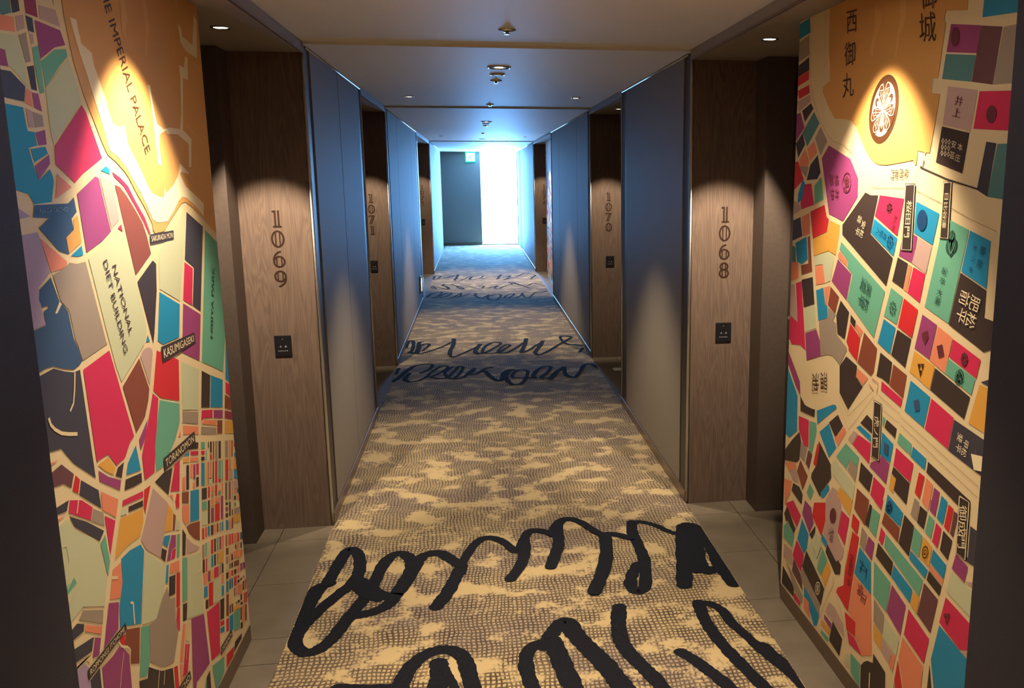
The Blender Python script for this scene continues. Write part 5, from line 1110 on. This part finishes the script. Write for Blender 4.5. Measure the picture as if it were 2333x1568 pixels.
P 1 M 3.0847 0.4096 3.0098 0.4501 2.9254 0.4213 2.9628 0.3612 3.0702 0.398
P 1 K 3.1003 0.3617 3.0706 0.4027 2.9742 0.3493 2.9908 0.3232 3.0587 0.3488 3.0775 0.3362
P 1 T 3.102 0.3089 3.0584 0.3464 2.9842 0.3212 2.9978 0.2645 3.0976 0.2634
P 1 P 2.8907 0.4951 2.8317 0.4903 2.8039 0.4425 2.8385 0.3895 2.9146 0.4349
P 1 B 2.9126 0.4147 2.8435 0.3805 2.8553 0.3245 2.8816 0.2895 2.9524 0.3203
P 1 R 2.8062 0.5181 2.7065 0.5561 2.6997 0.4935 2.7297 0.424 2.8175 0.4642
P 1 K 2.8381 0.3851 2.7865 0.4383 2.7844 0.4189 2.8084 0.3771
P 1 G 2.7786 0.4168 2.7288 0.4155 2.7209 0.3923 2.7547 0.2964 2.77 0.2824 2.8553 0.3245
S 2 K 0.0024 2.7943 0.3513 2.7579 0.3266 2.7257 0.3858
P 1 M 2.958 0.3131 2.8811 0.285 2.9037 0.2083 2.9948 0.2342
P 1 K 2.8601 0.3131 2.764 0.2784 2.684 0.2491 2.7084 0.1737 2.8941 0.2342
P 1 L 2.7074 0.5644 2.68 0.6004 2.6527 0.6316 2.613 0.6335 2.5906 0.6085 2.5745 0.5939 2.5965 0.4846 2.5396 0.4545 2.5502 0.4205 2.5958 0.3892 2.6378 0.4026 2.7152 0.439 2.6951 0.4997
P 1 M 2.5729 0.58 2.511 0.5758 2.5369 0.4724 2.5926 0.4947
P 1 R 2.4867 0.6036 2.4368 0.5957 2.4488 0.5469 2.495 0.5559
P 1 K 2.6758 0.4185 2.5958 0.3892 2.5823 0.4017 2.557 0.3942 2.5629 0.3597 2.6006 0.3419 2.688 0.3847
P 1 T 2.7149 0.3861 2.6697 0.3621 2.7199 0.2811 2.7542 0.2921
P 1 Y 2.6642 0.3602 2.6359 0.3383 2.6794 0.2558 2.7147 0.2835
P 1 B 2.7255 0.4347 2.6765 0.4247 2.6896 0.3994 2.7284 0.4113
P 1 R 2.4845 0.544 2.4353 0.5446 2.4406 0.5143 2.4898 0.2648 2.5845 0.2871 2.5767 0.306 2.5312 0.3367 2.5271 0.385
P 1 B 2.4276 0.516 2.3448 0.5017 2.333 0.4017 2.456 0.4142
P 1 g 2.4184 0.5874 2.3787 0.5764 2.393 0.5173 2.4284 0.5236
P 1 P 2.3702 0.5761 2.3284 0.5709 2.3415 0.509 2.3892 0.521
P 1 K 2.374 0.6789 2.3573 0.6776 2.3733 0.602 2.3988 0.6032
P 1 T 2.3569 0.674 2.3043 0.6718 2.3228 0.5924 2.3689 0.6
P 1 M 2.3477 0.7003 2.287 0.7232 2.2985 0.6891
P 1 N 2.4798 0.6224 2.4659 0.6952 2.3792 0.6884 2.3981 0.5976
P 1 Y 2.6159 0.6157 2.5955 0.6523 2.4957 0.6424 2.5077 0.5873
P 1 O 2.4551 0.4065 2.3326 0.3979 2.3069 0.2153 2.3748 0.174 2.4281 0.21 2.4227 0.242 2.4854 0.2671
P 1 R 2.5122 0.2531 2.4292 0.2592 2.4281 0.21 2.492 0.2002
P 1 M 2.487 0.1986 2.4319 0.2037 2.3705 0.1745 2.469 0.1641
P 1 B 2.2635 0.7504 2.2177 0.7422 2.166 0.7301 2.1781 0.6843 2.2758 0.6942
P 1 N 2.2754 0.6907 2.1811 0.6795 2.1863 0.6341 2.2901 0.6513
P 1 K 2.1589 0.7294 2.1027 0.7188 2.1212 0.6216 2.1827 0.6338
P 1 K 2.0782 0.7869 2.0392 0.7835 2.0515 0.7296 2.0881 0.7351
P 1 g 2.1091 0.7973 2.0823 0.7938 2.0918 0.7388 2.1259 0.7424
P 1 P 2.0254 0.8221 1.9875 0.8364 1.9994 0.7876 2.0279 0.7929
P 1 T 2.0294 0.7806 2.0009 0.7754 2.0125 0.7208 2.0448 0.7273
P 1 B 1.9749 0.8541 1.9448 0.8477 1.9595 0.7808 1.9901 0.7864
P 1 R 1.9386 0.8437 1.9153 0.84 1.9293 0.7723 1.9533 0.7785
P 1 n 1.9121 0.8366 1.8924 0.8349 1.9088 0.7682 1.9235 0.7716
P 1 M 1.9914 0.7727 1.9638 0.7677 1.9772 0.7094 2.0056 0.7154
P 1 K 1.9547 0.7665 1.9103 0.7579 1.9256 0.6997 1.9652 0.7097
P 1 T 2.1025 0.7172 2.0554 0.7093 2.0666 0.6426 2.1107 0.6474
P 1 Y 2.0491 0.7103 2.0037 0.7011 2.0116 0.6404 2.0639 0.6473
P 1 B 2.1135 0.6426 2.0165 0.6296 2.0287 0.5999 2.1171 0.6163
P 1 B 1.9971 0.6974 1.9293 0.6833 1.9386 0.6413 2.0073 0.6559
P 1 O 2.0065 0.6495 1.9382 0.6382 1.9424 0.6246 2.0142 0.6358
P 1 K 2.0104 0.6308 1.9445 0.6186 1.9526 0.588 2.0193 0.601
P 1 M 2.2923 0.6373 2.2641 0.6285 2.2782 0.585 2.3029 0.5932
P 1 T 2.2602 0.6282 2.0372 0.5907 2.0532 0.536 2.2667 0.5863
P 1 K 2.3056 0.5826 2.2072 0.5646 2.2164 0.5177 2.3161 0.536
P 1 T 2.3257 0.5143 2.2141 0.4983 2.2323 0.3969 2.3174 0.4094
P 1 B 2.2028 0.5592 2.0901 0.537 2.0984 0.4936 2.2127 0.5176
P 1 P 2.2064 0.4965 2.1204 0.4752 2.1399 0.3733 2.2289 0.4006
P 1 Y 2.0863 0.5336 2.0496 0.5342 2.0596 0.4816 2.0947 0.4919
P 1 n 2.0303 0.5871 1.9571 0.5757 1.9832 0.4667 2.0565 0.4833
P 1 g 2.3123 0.4003 2.2422 0.3822 2.2459 0.3148 2.3078 0.3281
P 1 G 2.2381 0.3805 2.1454 0.3592 2.1565 0.3005 2.2454 0.3112
P 1 Y 2.3069 0.3206 2.2491 0.3091 2.2478 0.2652 2.3012 0.2724
P 1 L 2.2446 0.3039 2.1819 0.2953 2.1955 0.2511 2.2476 0.2633
P 1 O 2.1782 0.2955 2.1595 0.295 2.1717 0.2423 2.1951 0.2475
P 1 M 2.1028 0.4734 1.9871 0.4473 2.0054 0.3651 2.1202 0.3879
P 1 O 2.1258 0.3756 2.0074 0.3551 2.0245 0.062 2.1424 0.305
P 1 R 2.1449 0.296 2.0279 0.062 2.0526 0.062 2.1178 0.062 2.1583 0.2238
P 1 K 2.296 0.2277 2.2141 0.213 2.2049 0.062 2.3711 0.062 2.3754 0.1407 2.3562 0.1643 2.3325 0.1823 2.2963 0.1956
S 2 C 0.0069 2.3123 0.1539 2.3105 0.103
P 1 T 2.4522 0.1398 2.3799 0.1422 2.3765 0.062 2.4448 0.0741
P 1 B 1.9427 0.511 1.7 0.4774 1.8404 0.062 1.8614 0.062 1.9713 0.3974
P 1 M 1.9215 0.6003 1.7 0.5757 1.8427 0.4986 1.9437 0.5188
P 1 G 1.9054 0.6766 1.7 0.6657 1.7 0.592 1.9208 0.6171
P 1 P 1.89 0.7318 1.8342 0.7225 1.8443 0.677 1.9039 0.687
P 1 K 1.9755 0.3811 1.8882 0.062 1.997 0.062
P 1 L 1.7 0.5695 1.7 0.5794 1.7 0.4922 1.8423 0.4956
P 1 L 1.7 0.7403 1.7 0.7372 1.7 0.6803 1.8421 0.6812
P 1 R 1.7 0.4743 1.7 0.4728 1.7 0.062 1.8352 0.062
P 1 m 1.8375 0.8276 1.7 0.8223 1.7 0.7383 1.7 0.7417 1.8735 0.7328 1.8746 0.7418 1.8373 0.746
P 1 T 2.1613 0.2181 2.1279 0.062 2.1658 0.062
P 1 K 3.0933 0.1472 2.9703 0.1183 2.9661 0.0762 3.0998 0.0705
P 1 g 3.0627 0.1838 2.8769 0.1257 2.8795 0.0908 2.9694 0.109
P 1 n 2.9815 0.2304 2.896 0.1929 2.8788 0.1439 2.9949 0.1704
P 1 L 3.0887 0.2422 3.0029 0.2501 2.9839 0.1903 3.0902 0.1864
P 1 g 2.8876 0.2301 2.7136 0.1711 2.7204 0.131 2.8816 0.1712 2.9087 0.1964
P 1 B 2.8691 0.1677 2.8088 0.1598 2.7204 0.131 2.7325 0.0878 2.7588 0.0689 2.8153 0.1095 2.8653 0.1315
P 1 M 2.9618 0.098 2.898 0.091 2.8961 0.0726 2.9656 0.0715
P 1 O 2.8653 0.1315 2.8176 0.1319 2.8 0.0751 2.8607 0.0861
P 1 L 2.6388 0.2227 2.5879 0.2268 2.5163 0.2041 2.5023 0.1647 2.582 0.1731 2.6651 0.1735
P 1 K 2.6021 0.1711 2.52 0.1505 2.5367 0.0802 2.6241 0.088
P 1 Y 2.6925 0.1275 2.6184 0.1314 2.621 0.1076 2.7015 0.109
P 1 T 2.694 0.0902 2.63 0.0937 2.6331 0.074 2.6978 0.0744
P 1 P 2.6743 0.1597 2.6109 0.1576 2.6135 0.134 2.6725 0.1426
P 1 G 2.4874 0.1174 2.4603 0.1287 2.4553 0.0848 2.4927 0.0798
S 2 o 0.0013 2.4976 0.5385 2.5279 0.393
S 2 o 0.0014 2.619 0.3245 2.6066 0.3044 2.651 0.2387 2.7238 0.1109
S 2 o 0.0013 2.5952 0.2926 2.5502 0.2462 2.4964 0.1978 2.4825 0.1586
V 桜田門|2.2646 1.637 2.2072 1.6374 2.2052 1.458 2.267 1.4555|2.2353 1.5758 2.2353 1.5612 2.221 1.5762 2.237 1.543 2.237 1.5283 2.2227 1.5437 2.2385 1.5083 2.2385 1.4936 2.2241 1.5092
V 日比谷濠|2.0654 1.6433 2.0256 1.6447 2.0236 1.5026 2.0668 1.502|2.0463 1.6074 2.0463 1.5976 2.0372 1.6076 2.0472 1.5837 2.0472 1.5739 2.0381 1.584 2.048 1.5615 2.048 1.5516 2.0389 1.5619 2.0489 1.54 2.0489 1.5301 2.0398 1.5404
V 虎ノ門|2.3832 1.003 2.3278 1.0025 2.325 0.8281 2.3812 0.8267|2.3553 0.9428 2.3536 0.9283 2.3403 0.947 2.3566 0.9114 2.3549 0.8969 2.3415 0.9158 2.3554 0.8781 2.3537 0.8635 2.3404 0.8827
V 御成門|1.895 0.8864 1.8445 0.8865 1.8438 0.7331 1.8909 0.7338|1.8712 0.8473 1.869 0.8309 1.8552 0.8524 1.8692 0.8088 1.867 0.7923 1.8532 0.8141 1.8687 0.7745 1.8665 0.758 1.8526 0.7801
C b|桜田御門|2.2616 1.6652 2.2618 1.6541 2.2514 1.6645 2.2882 1.6636 2.2884 1.6523 2.2778 1.6628 2.317 1.6628 2.3173 1.6514 2.3064 1.662 2.3418 1.662 2.3421 1.6504 2.331 1.6612
C h|松平安芸|2.5236 1.485 2.5294 1.4741 2.5114 1.4821 2.5537 1.4913 2.5597 1.4803 2.5413 1.4883 2.5133 1.5131 2.5191 1.5023 2.5012 1.51 2.5422 1.5276 2.5481 1.5169 2.5299 1.5245
C x|井伊掃部|2.7217 1.6004 2.72 1.5848 2.7061 1.6007 2.7609 1.5997 2.7591 1.5838 2.7448 1.6 2.7293 1.6453 2.7275 1.6297 2.7136 1.6454 2.7696 1.6452 2.7678 1.6293 2.7535 1.6452
C x|相馬|2.3136 1.5412 2.3192 1.5316 2.3051 1.5394 2.3221 1.5158 2.3277 1.5061 2.3135 1.5141
C y|真田八|2.3695 1.4875 2.3762 1.479 2.3615 1.4851 2.3915 1.4943 2.3984 1.4858 2.3834 1.492 2.415 1.5003 2.422 1.4917 2.4068 1.4979
C z|松平美濃|2.4698 1.2771 2.4779 1.2587 2.4525 1.2731 2.5055 1.2858 2.5138 1.2672 2.4878 1.2817 2.4551 1.3225 2.463 1.3044 2.438 1.3183 2.493 1.3348 2.5011 1.3165 2.4754 1.3304
C h|松平肥前|1.8994 1.3199 1.9046 1.3034 1.8801 1.3176 1.9415 1.3255 1.947 1.3087 1.9215 1.3232 1.8882 1.3619 1.8933 1.3457 1.8692 1.3593 1.9332 1.3687 1.9386 1.3523 1.9135 1.366
C z|松平大膳|2.0325 1.4234 2.0212 1.4222 2.029 1.4323 2.0404 1.3969 2.029 1.3958 2.0369 1.4059 2.05 1.3678 2.0386 1.3669 2.0465 1.377 2.0567 1.3449 2.0452 1.3441 2.0532 1.3541
C y|御用|1.8722 1.4875 1.8626 1.4861 1.8696 1.4971 1.881 1.4559 1.8712 1.4546 1.8783 1.4656
C y|ヤシキ|1.9036 1.4904 1.8955 1.4895 1.9012 1.4978 1.9076 1.4653 1.8994 1.4644 1.9051 1.4727 1.9152 1.4395 1.907 1.4388 1.9127 1.447
C h|甲斐松平|1.8804 1.0206 1.8822 1.0108 1.8694 1.0196 1.9084 1.0274 1.9103 1.0174 1.8972 1.0263 1.8863 0.9971 1.8881 0.9872 1.8752 0.9962 1.9117 1.0001 1.9136 0.9901 1.9004 0.9992
C b|溜池|2.7636 0.9709 2.7605 0.9423 2.7357 0.9774 2.8369 0.95 2.8338 0.9205 2.8076 0.9568
C h|安本芸庄|2.0281 1.7321 2.0176 1.7299 2.0269 1.7404 1.9984 1.7251 1.9881 1.7229 1.9973 1.7332 2.0325 1.7066 2.0219 1.7045 2.0313 1.715 2.0061 1.6997 1.9958 1.6977 2.005 1.7079
C x|井上|2.0186 1.8333 2.0008 1.8296 2.0164 1.8433 2.0251 1.8063 2.0072 1.8029 2.0229 1.8164
C b|西御丸|2.6661 2.1215 2.6308 2.1191 2.67 2.1555 2.6675 2.025 2.6318 2.0238 2.6714 2.0594 2.6728 1.9325 2.6368 1.9325 2.6767 1.9672
C b|御城|2.1977 2.1102 2.1604 2.105 2.2042 2.1454 2.1942 2.0289 2.1567 2.0249 2.2007 2.0643
C x|弾正|2.4075 0.3807 2.4145 0.3614 2.3909 0.3819 2.3797 0.3664 2.3865 0.3472 2.3635 0.3676
C x|内藤紀伊|2.4791 0.4568 2.481 0.4452 2.4652 0.4602 2.4825 0.4306 2.4844 0.419 2.4686 0.4342 2.486 0.4043 2.4879 0.3926 2.472 0.408 2.4919 0.3662 2.4938 0.3544 2.4778 0.3701
C x|大久保|2.6361 0.4808 2.6401 0.4686 2.6223 0.4828 2.6553 0.4685 2.6593 0.4562 2.6412 0.4706 2.6432 0.452 2.6472 0.4398 2.6293 0.4542
E crest b 2.4204 1.8429 2.3298 1.8484 2.4122 1.9363
E flowerring x 2.6489 1.6367 2.616 1.637 2.6487 1.6694
E leaf x 2.3502 1.5692 2.3305 1.569 2.3483 1.5863
E dots y 2.3346 1.4735 2.3142 1.4732 2.334 1.4944
E disc y 2.1613 1.5433 2.1346 1.5446 2.1621 1.5707
E triple z 2.0082 1.4936 1.9823 1.4936 2.0053 1.5264
E dots z 2.2953 1.2903 2.2739 1.2919 2.2951 1.3114
E disc x 2.0562 1.9863 2.0368 1.9835 2.056 2.0081
E disc x 1.8782 1.794 1.8584 1.7927 1.8782 1.8135
E nine h 2.0664 1.7264 2.0462 1.7241 2.0659 1.7466
E flower x 1.9151 1.223 1.8986 1.2254 1.9157 1.2407
E swirl z 1.9313 1.1734 1.9119 1.1778 1.9312 1.1941
E tri b 2.1193 1.1502 2.1016 1.1541 2.1193 1.1676
E swirl y 2.248 0.7161 2.228 0.7238 2.2474 0.7363
E coin b 2.0347 0.6723 2.0179 0.6798 2.0351 0.6912
E dots3 x 1.9081 0.5511 1.893 0.5591 1.9091 0.5677
E disc x 2.6371 0.5358 2.6112 0.5461 2.6381 0.563
E ringcross h 2.7392 0.2242 2.7161 0.2355 2.7397 0.2503
P 3 x 2.1243 1.2493 2.1077 1.2568 2.0963 1.2622 2.0898 1.2439 2.0992 1.2315 2.1059 1.2216 2.1149 1.2299 2.1218 1.2381
P 3 x 2.046 1.2296 2.0199 1.2393 2.0072 1.2125 2.0329 1.202
P 3 d 2.1481 1.0592 2.1207 1.0707 2.1091 1.0437 2.1347 1.0327
P 3 h 1.8568 1.0033 1.7 1.0312 1.7 0.9988 1.8395 0.9682
S 3 o 0.0006 1.8493 0.9863 1.8175 1.0117
S 3 o 0.0006 1.8397 1.0182 1.8272 0.9824
P 3 d 2.3021 0.8959 2.2735 0.8946 2.2732 0.8627 2.302 0.8653
S 3 y 0.0043 2.4186 0.476 2.3656 0.4647
S 3 y 0.0037 2.4201 0.4513 2.3732 0.4572
S 3 y 0.0037 2.3975 0.4816 2.4142 0.438
S 3 y 0.0036 2.3665 0.4722 2.3746 0.4327"""
PK = list(PAL)
PMATS = [PMAT[k] for k in PK]
def circ(n=28, r=1.0, cx=0.0, cy=0.0): return [(cx + r * math.cos(2 * math.pi * k / n), cy + r * math.sin(2 * math.pi * k / n)) for k in range(n)]
def build_mural(side, data, label):
    Xw = X(side, T_MUR[side]); sgn = 1 if side == 'L' else -1
    y0, y1 = NARROW[side][0][1] + 0.002, 3.115
    root = thing('wall_mural', (Xw, (y0 + y1) / 2, 0.062), label, 'mural')
    boxo('mural_panel', Xw - sgn * 0.0035, Xw, y0, y1, 0.062, SOF - 0.001, PMAT['C'], root)
    def P3(lay): return lambda y, z: (Xw + sgn * (0.0003 + 0.0004 * lay), y, z)
    lays = {k: MB() for k in (1, 2, 3)}
    cnt = 0
    letters = MB()
    for ln in data.strip().split('\n'):
        k = ln[0]
        if k == 'P':
            _, lay, c, rest = ln.split(' ', 3); v = [float(t) for t in rest.split()]
            cnt += 1
            pts = [P3(int(lay) + 0.0022 * cnt)(a, b) for a, b in zip(v[::2], v[1::2])]
            lays[int(lay)].poly(pts, PK.index(c))
            nm = 'city_block' if lay == '1' else 'palace_ground' if c == 'A' else 'moat' if c == 'W' else 'garden_path' if c == 'w' else 'city_block' if lay == '2' else 'family_mark'
            MB().poly(pts).build(nm, PMAT[c], root)
        elif k == 'S':
            _, lay, c, w, rest = ln.split(' ', 4); v = [float(t) for t in rest.split()]
            sm = MB(); ribbon(sm, list(zip(v[::2], v[1::2])), max(float(w), 0.0012), P3(int(lay) + 0.5), 0, smooth=False, cap=0); sm.build('street_line', PMAT[c], root)
        elif k == 'X':
            c, t, q = ln[2:].split('|'); v = [float(a) for a in q.split()]
            (ay, az, by, bz, dy, dz) = v
            tv, tf = text_mesh(t); x0, x1, b0, b1 = bbox(tv); b0 = 0.0
            mb = MB()
            for f in tf:
                pts = []
                for i in f:
                    a = (tv[i][0] - x0) / (x1 - x0); b = (tv[i][1] - b0) / (b1 - b0)
                    pts.append(P3(4)(ay + a * (by - ay) + b * (dy - ay), az + a * (bz - az) + b * (dz - az)))
                mb.poly(pts, 0)
            mb.build('lettering', PMAT[c], root)
        elif k == 'Z':
            t, q = ln[2:].split('|'); v = [float(a) for a in q.split()]; Q = list(zip(v[::2], v[1::2]))
            pl_ = MB().poly([P3(4)(*p) for p in Q]).build('station_label', PMAT['K'], root)
            tv, tf = text_mesh(t); x0, x1, b0, b1 = bbox(tv); b0 = min(b0, 0)
            mb = MB(); mg = 0.05; vg = 0.20
            for f in tf:
                pts = []
                for i in f:
                    a = mg + (1 - 2 * mg) * (tv[i][0] - x0) / (x1 - x0); b = vg + (1 - 2 * vg) * (tv[i][1] - b0) / (b1 - b0)
                    top = [Q[0][j] + a * (Q[1][j] - Q[0][j]) for j in (0, 1)]; bot = [Q[3][j] + a * (Q[2][j] - Q[3][j]) for j in (0, 1)]
                    pts.append(P3(5)(bot[0] + b * (top[0] - bot[0]), bot[1] + b * (top[1] - bot[1])))
                mb.poly(pts)
            mb.build('lettering', PMAT['h'], pl_)
        elif k in 'VC':
            head, t, *qs = None, None, None
            if k == 'V':
                t, q, cs = ln[2:].split('|'); v = [float(a) for a in q.split()]; Q = list(zip(v[::2], v[1::2]))
                pl_ = MB().poly([P3(4)(*p) for p in Q]).build('gate_label', PMAT['K'], root)
                cx_ = sum(p[0] for p in Q) / 4; cz_ = sum(p[1] for p in Q) / 4
                R2 = [(cx_ + (p[0] - cx_) * 0.86, cz_ + (p[1] - cz_) * 0.965) for p in Q]
                bm_ = MB(); ribbon(bm_, R2 + [R2[0]], 0.0035, P3(5), smooth=False, cap=6); bm_.build('border_line', PMAT['h'], pl_)
                par, col = pl_, 'h'
            else:
                col, t, cs = ln[2:].split('|'); par = root
            v = [float(a) for a in cs.split()]
            rv, _ = text_mesh('国'); rx0, rx1, ry0, ry1 = bbox(rv)
            mb = MB()
            for i, ch in enumerate(t):
                Cc, U, V = [(v[i * 6 + j * 2], v[i * 6 + j * 2 + 1]) for j in range(3)]
                tv, tf = text_mesh(ch)
                for f in tf:
                    pts = []
                    for q in f:
                        a = 2 * (tv[q][0] - rx0) / (rx1 - rx0) - 1; b = 2 * (tv[q][1] - ry0) / (ry1 - ry0) - 1
                        pts.append(P3(5)(Cc[0] + a * (U[0] - Cc[0]) + b * (V[0] - Cc[0]), Cc[1] + a * (U[1] - Cc[1]) + b * (V[1] - Cc[1])))
                    mb.poly(pts)
            if mb.f: mb.build('lettering', PMAT[col], par)
        elif k == 'E':
            _, kind, col, rest = ln.split(' ', 3); v = [float(a) for a in rest.split()]
            C0, U, V = (v[0], v[1]), (v[2] - v[0], v[3] - v[1]), (v[4] - v[0], v[5] - v[1])
            def T(lay): 
                f3 = P3(lay)
                return lambda a, b: f3(C0[0] + a * U[0] + b * V[0], C0[1] + a * U[1] + b * V[1])
            build_emblem(kind, col, T, root)
    return root, lays[1]
def build_emblem(kind, col, T, root):
    mb = MB(); t4, t5, t6 = T(4), T(5), T(6)
    mats = [PMAT[col], PMAT['C'], PMAT['h']]
    def disc(r=1.0, cx=0, cy=0, t=t4, mi=0, n=28): mb.poly([t(*p) for p in circ(n, r, cx, cy)], mi)
    def ring(r, w, t=t4, mi=0, cx=0, cy=0): ribbon(mb, circ(32, r, cx, cy) + [(cx + r, cy)], w, t, mi, smooth=False, cap=0)
    nm = 'crest'
    if kind == 'crest':
        disc(1.0, n=48); disc(0.80, t=t5, mi=1, n=48)
        t7, t8 = T(7), T(8)
        for k in range(3):
            an = math.radians(90 + 120 * k); ca, sa = math.cos(an - math.pi / 2), math.sin(an - math.pi / 2)
            rot = lambda x, y: (x * ca - y * sa, x * sa + y * ca)
            # notch between the lobes joins the dark ring
            mb.poly([t6(*rot(x, y)) for x, y in ((-0.20, 0.86), (0.20, 0.86), (0.06, 0.62), (0.0, 0.30), (-0.06, 0.62))], 0)
            for s in (-1, 1):
                lobe = [(0.02, 0.04), (0.16, 0.16), (0.33, 0.33), (0.40, 0.50), (0.37, 0.64), (0.27, 0.74), (0.15, 0.74), (0.07, 0.62), (0.04, 0.40)]
                mb.poly([t7(*rot(s * x, y)) for x, y in lobe], 0)
                ribbon(mb, [rot(s * x, y) for x, y in lobe] + [rot(s * 0.02, 0.04)], 0.026, t8, 1, cap=0)
                for (xa, ya, xb, yb) in ((0.05, 0.20, 0.30, 0.56), (0.05, 0.34, 0.22, 0.60), (0.08, 0.14, 0.38, 0.46), (0.16, 0.46, 0.30, 0.40), (0.07, 0.58, 0.36, 0.60)):
                    ribbon(mb, [rot(s * xa, ya), rot(s * xb, yb)], 0.018, t8, 1, smooth=False, cap=0)
            for s in (-1, 1):   # dark tendril tips between the leaves
                mb.poly([t6(*rot(s * x, y)) for x, y in ((0.42, 0.10), (0.58, 0.20), (0.62, 0.34), (0.50, 0.30))], 0)
        nm = 'round_crest'
    elif kind == 'flowerring':
        ring(0.93, 0.12); disc(0.14, t=t5)
        for k in range(5): disc(0.22, 0.36 * math.cos(k * 1.2566 + 0.5), 0.36 * math.sin(k * 1.2566 + 0.5) + 0.06)
        disc(0.13, -0.55, -0.5); disc(0.13, -0.1, -0.68); disc(0.12, -0.6, 0.35)
    elif kind in ('leaf', 'flower'):
        n = 8 if kind == 'flower' else 7
        for k in range(n): disc(0.30 if n == 8 else 0.24, 0.66 * math.cos(2 * math.pi * k / n), 0.66 * math.sin(2 * math.pi * k / n), n=12)
        if kind == 'leaf': disc(0.6)
        else: ring(0.36, 0.12); disc(0.15)
    elif kind in ('dots', 'dots3', 'nine'):
        if kind == 'dots':
            for k in range(8): ring(0.16, 0.12, cx=0.78 * math.cos(2 * math.pi * k / 8), cy=0.78 * math.sin(2 * math.pi * k / 8))
            ring(0.22, 0.14)
        elif kind == 'dots3':
            for k in range(3): disc(0.42, 0.55 * math.cos(0.5 + 2.0944 * k), 0.55 * math.sin(0.5 + 2.0944 * k))
        else:
            for a in (-0.75, 0, 0.75):
                for b in (-0.72, 0, 0.72): ribbon(mb, [(a + 0.26, b), (a, b + 0.3), (a - 0.26, b), (a, b - 0.3), (a + 0.26, b)], 0.12, t4, 0, smooth=False, cap=0)
    elif kind == 'disc':
        disc(1.0)
    elif kind == 'triple':
        disc(0.52, -0.10, 0.48); disc(0.56, -0.40, -0.22); disc(0.56, 0.42, -0.10); disc(0.45, 0.05, -0.5)
        mats[1] = PMAT['T']
        for a in (-0.55, -0.2, 0.25, 0.6): ribbon(mb, [(0.0, -0.85), (a * 0.6, -0.45), (a, 0.1)], 0.09, t5, 1, cap=6)
        for a in (-0.3, 0.1): ribbon(mb, [(a, 0.3), (a + 0.1, 0.8)], 0.07, t5, 1, smooth=False, cap=6)
    elif kind == 'swirl':
        ring(0.93, 0.13)
        for k in range(3):
            an = 2.0944 * k + 0.4; ca, sa = math.cos(an), math.sin(an)
            disc(0.30, 0.42 * ca, 0.42 * sa)
            pts = [(0.5 * math.cos(an + j * 0.35), 0.5 * math.sin(an + j * 0.35)) for j in range(6)]
            pts = [((0.45 + 0.05 * j) * math.cos(an + j * 0.3), (0.45 + 0.05 * j) * math.sin(an + j * 0.3)) for j in range(6)]
            ribbon(mb, pts, 0.24, t4, 0, cap=6)
    elif kind == 'tri':
        for cx, cy in ((-0.5, 0.5), (0.5, 0.5), (0.0, -0.5)): mb.poly([t4(cx - 0.5, cy + 0.5), t4(cx + 0.5, cy + 0.5), t4(cx, cy - 0.5)])
    elif kind == 'coin':
        ring(0.85, 0.22); ribbon(mb, [(-0.3, -0.3), (0.3, -0.3), (0.3, 0.3), (-0.3, 0.3), (-0.3, -0.3)], 0.18, t4, 0, smooth=False, cap=6)
    elif kind == 'ringcross':
        ring(0.88, 0.16); ribbon(mb, [(0, -0.6), (0, 0.6)], 0.2, t4, 0, smooth=False, cap=6)
        for s in (-1, 1): ribbon(mb, [(0.45 * s, -0.45), (0.2 * s, 0.0), (0.45 * s, 0.45)], 0.16, t4, 0, smooth=False, cap=6)
    if mb.f: mb.build(nm, mats, root)
mural_l, _ = build_mural('L', LEFT_MAP, 'colourful modern street map mural with English place names on the left')
mural_r, far_blocks = build_mural('R', RIGHT_MAP, 'colourful old street map mural with Japanese lettering and round brown crest')
# farthest mural, seen as a narrow sliver
far = mural_r.copy(); COL.objects.link(far); far.location.y += 14.46 - 3.115
far['label'] = 'thin distant sliver of colourful mural on the right near the window'
for ch in mural_r.children:
    if ch.name.split('.')[0] == 'mural_panel':
        c = ch.copy(); COL.objects.link(c); c.parent = far; c.matrix_parent_inverse = ch.matrix_parent_inverse.copy()
fb = far_blocks.build('printed_blocks', PMATS); fb.location.y = 14.46 - 3.115; fb.parent = far; fb.matrix_parent_inverse = Matrix.Translation(-far.location); fb['kind'] = 'stuff'
bpy.context.view_layer.update()
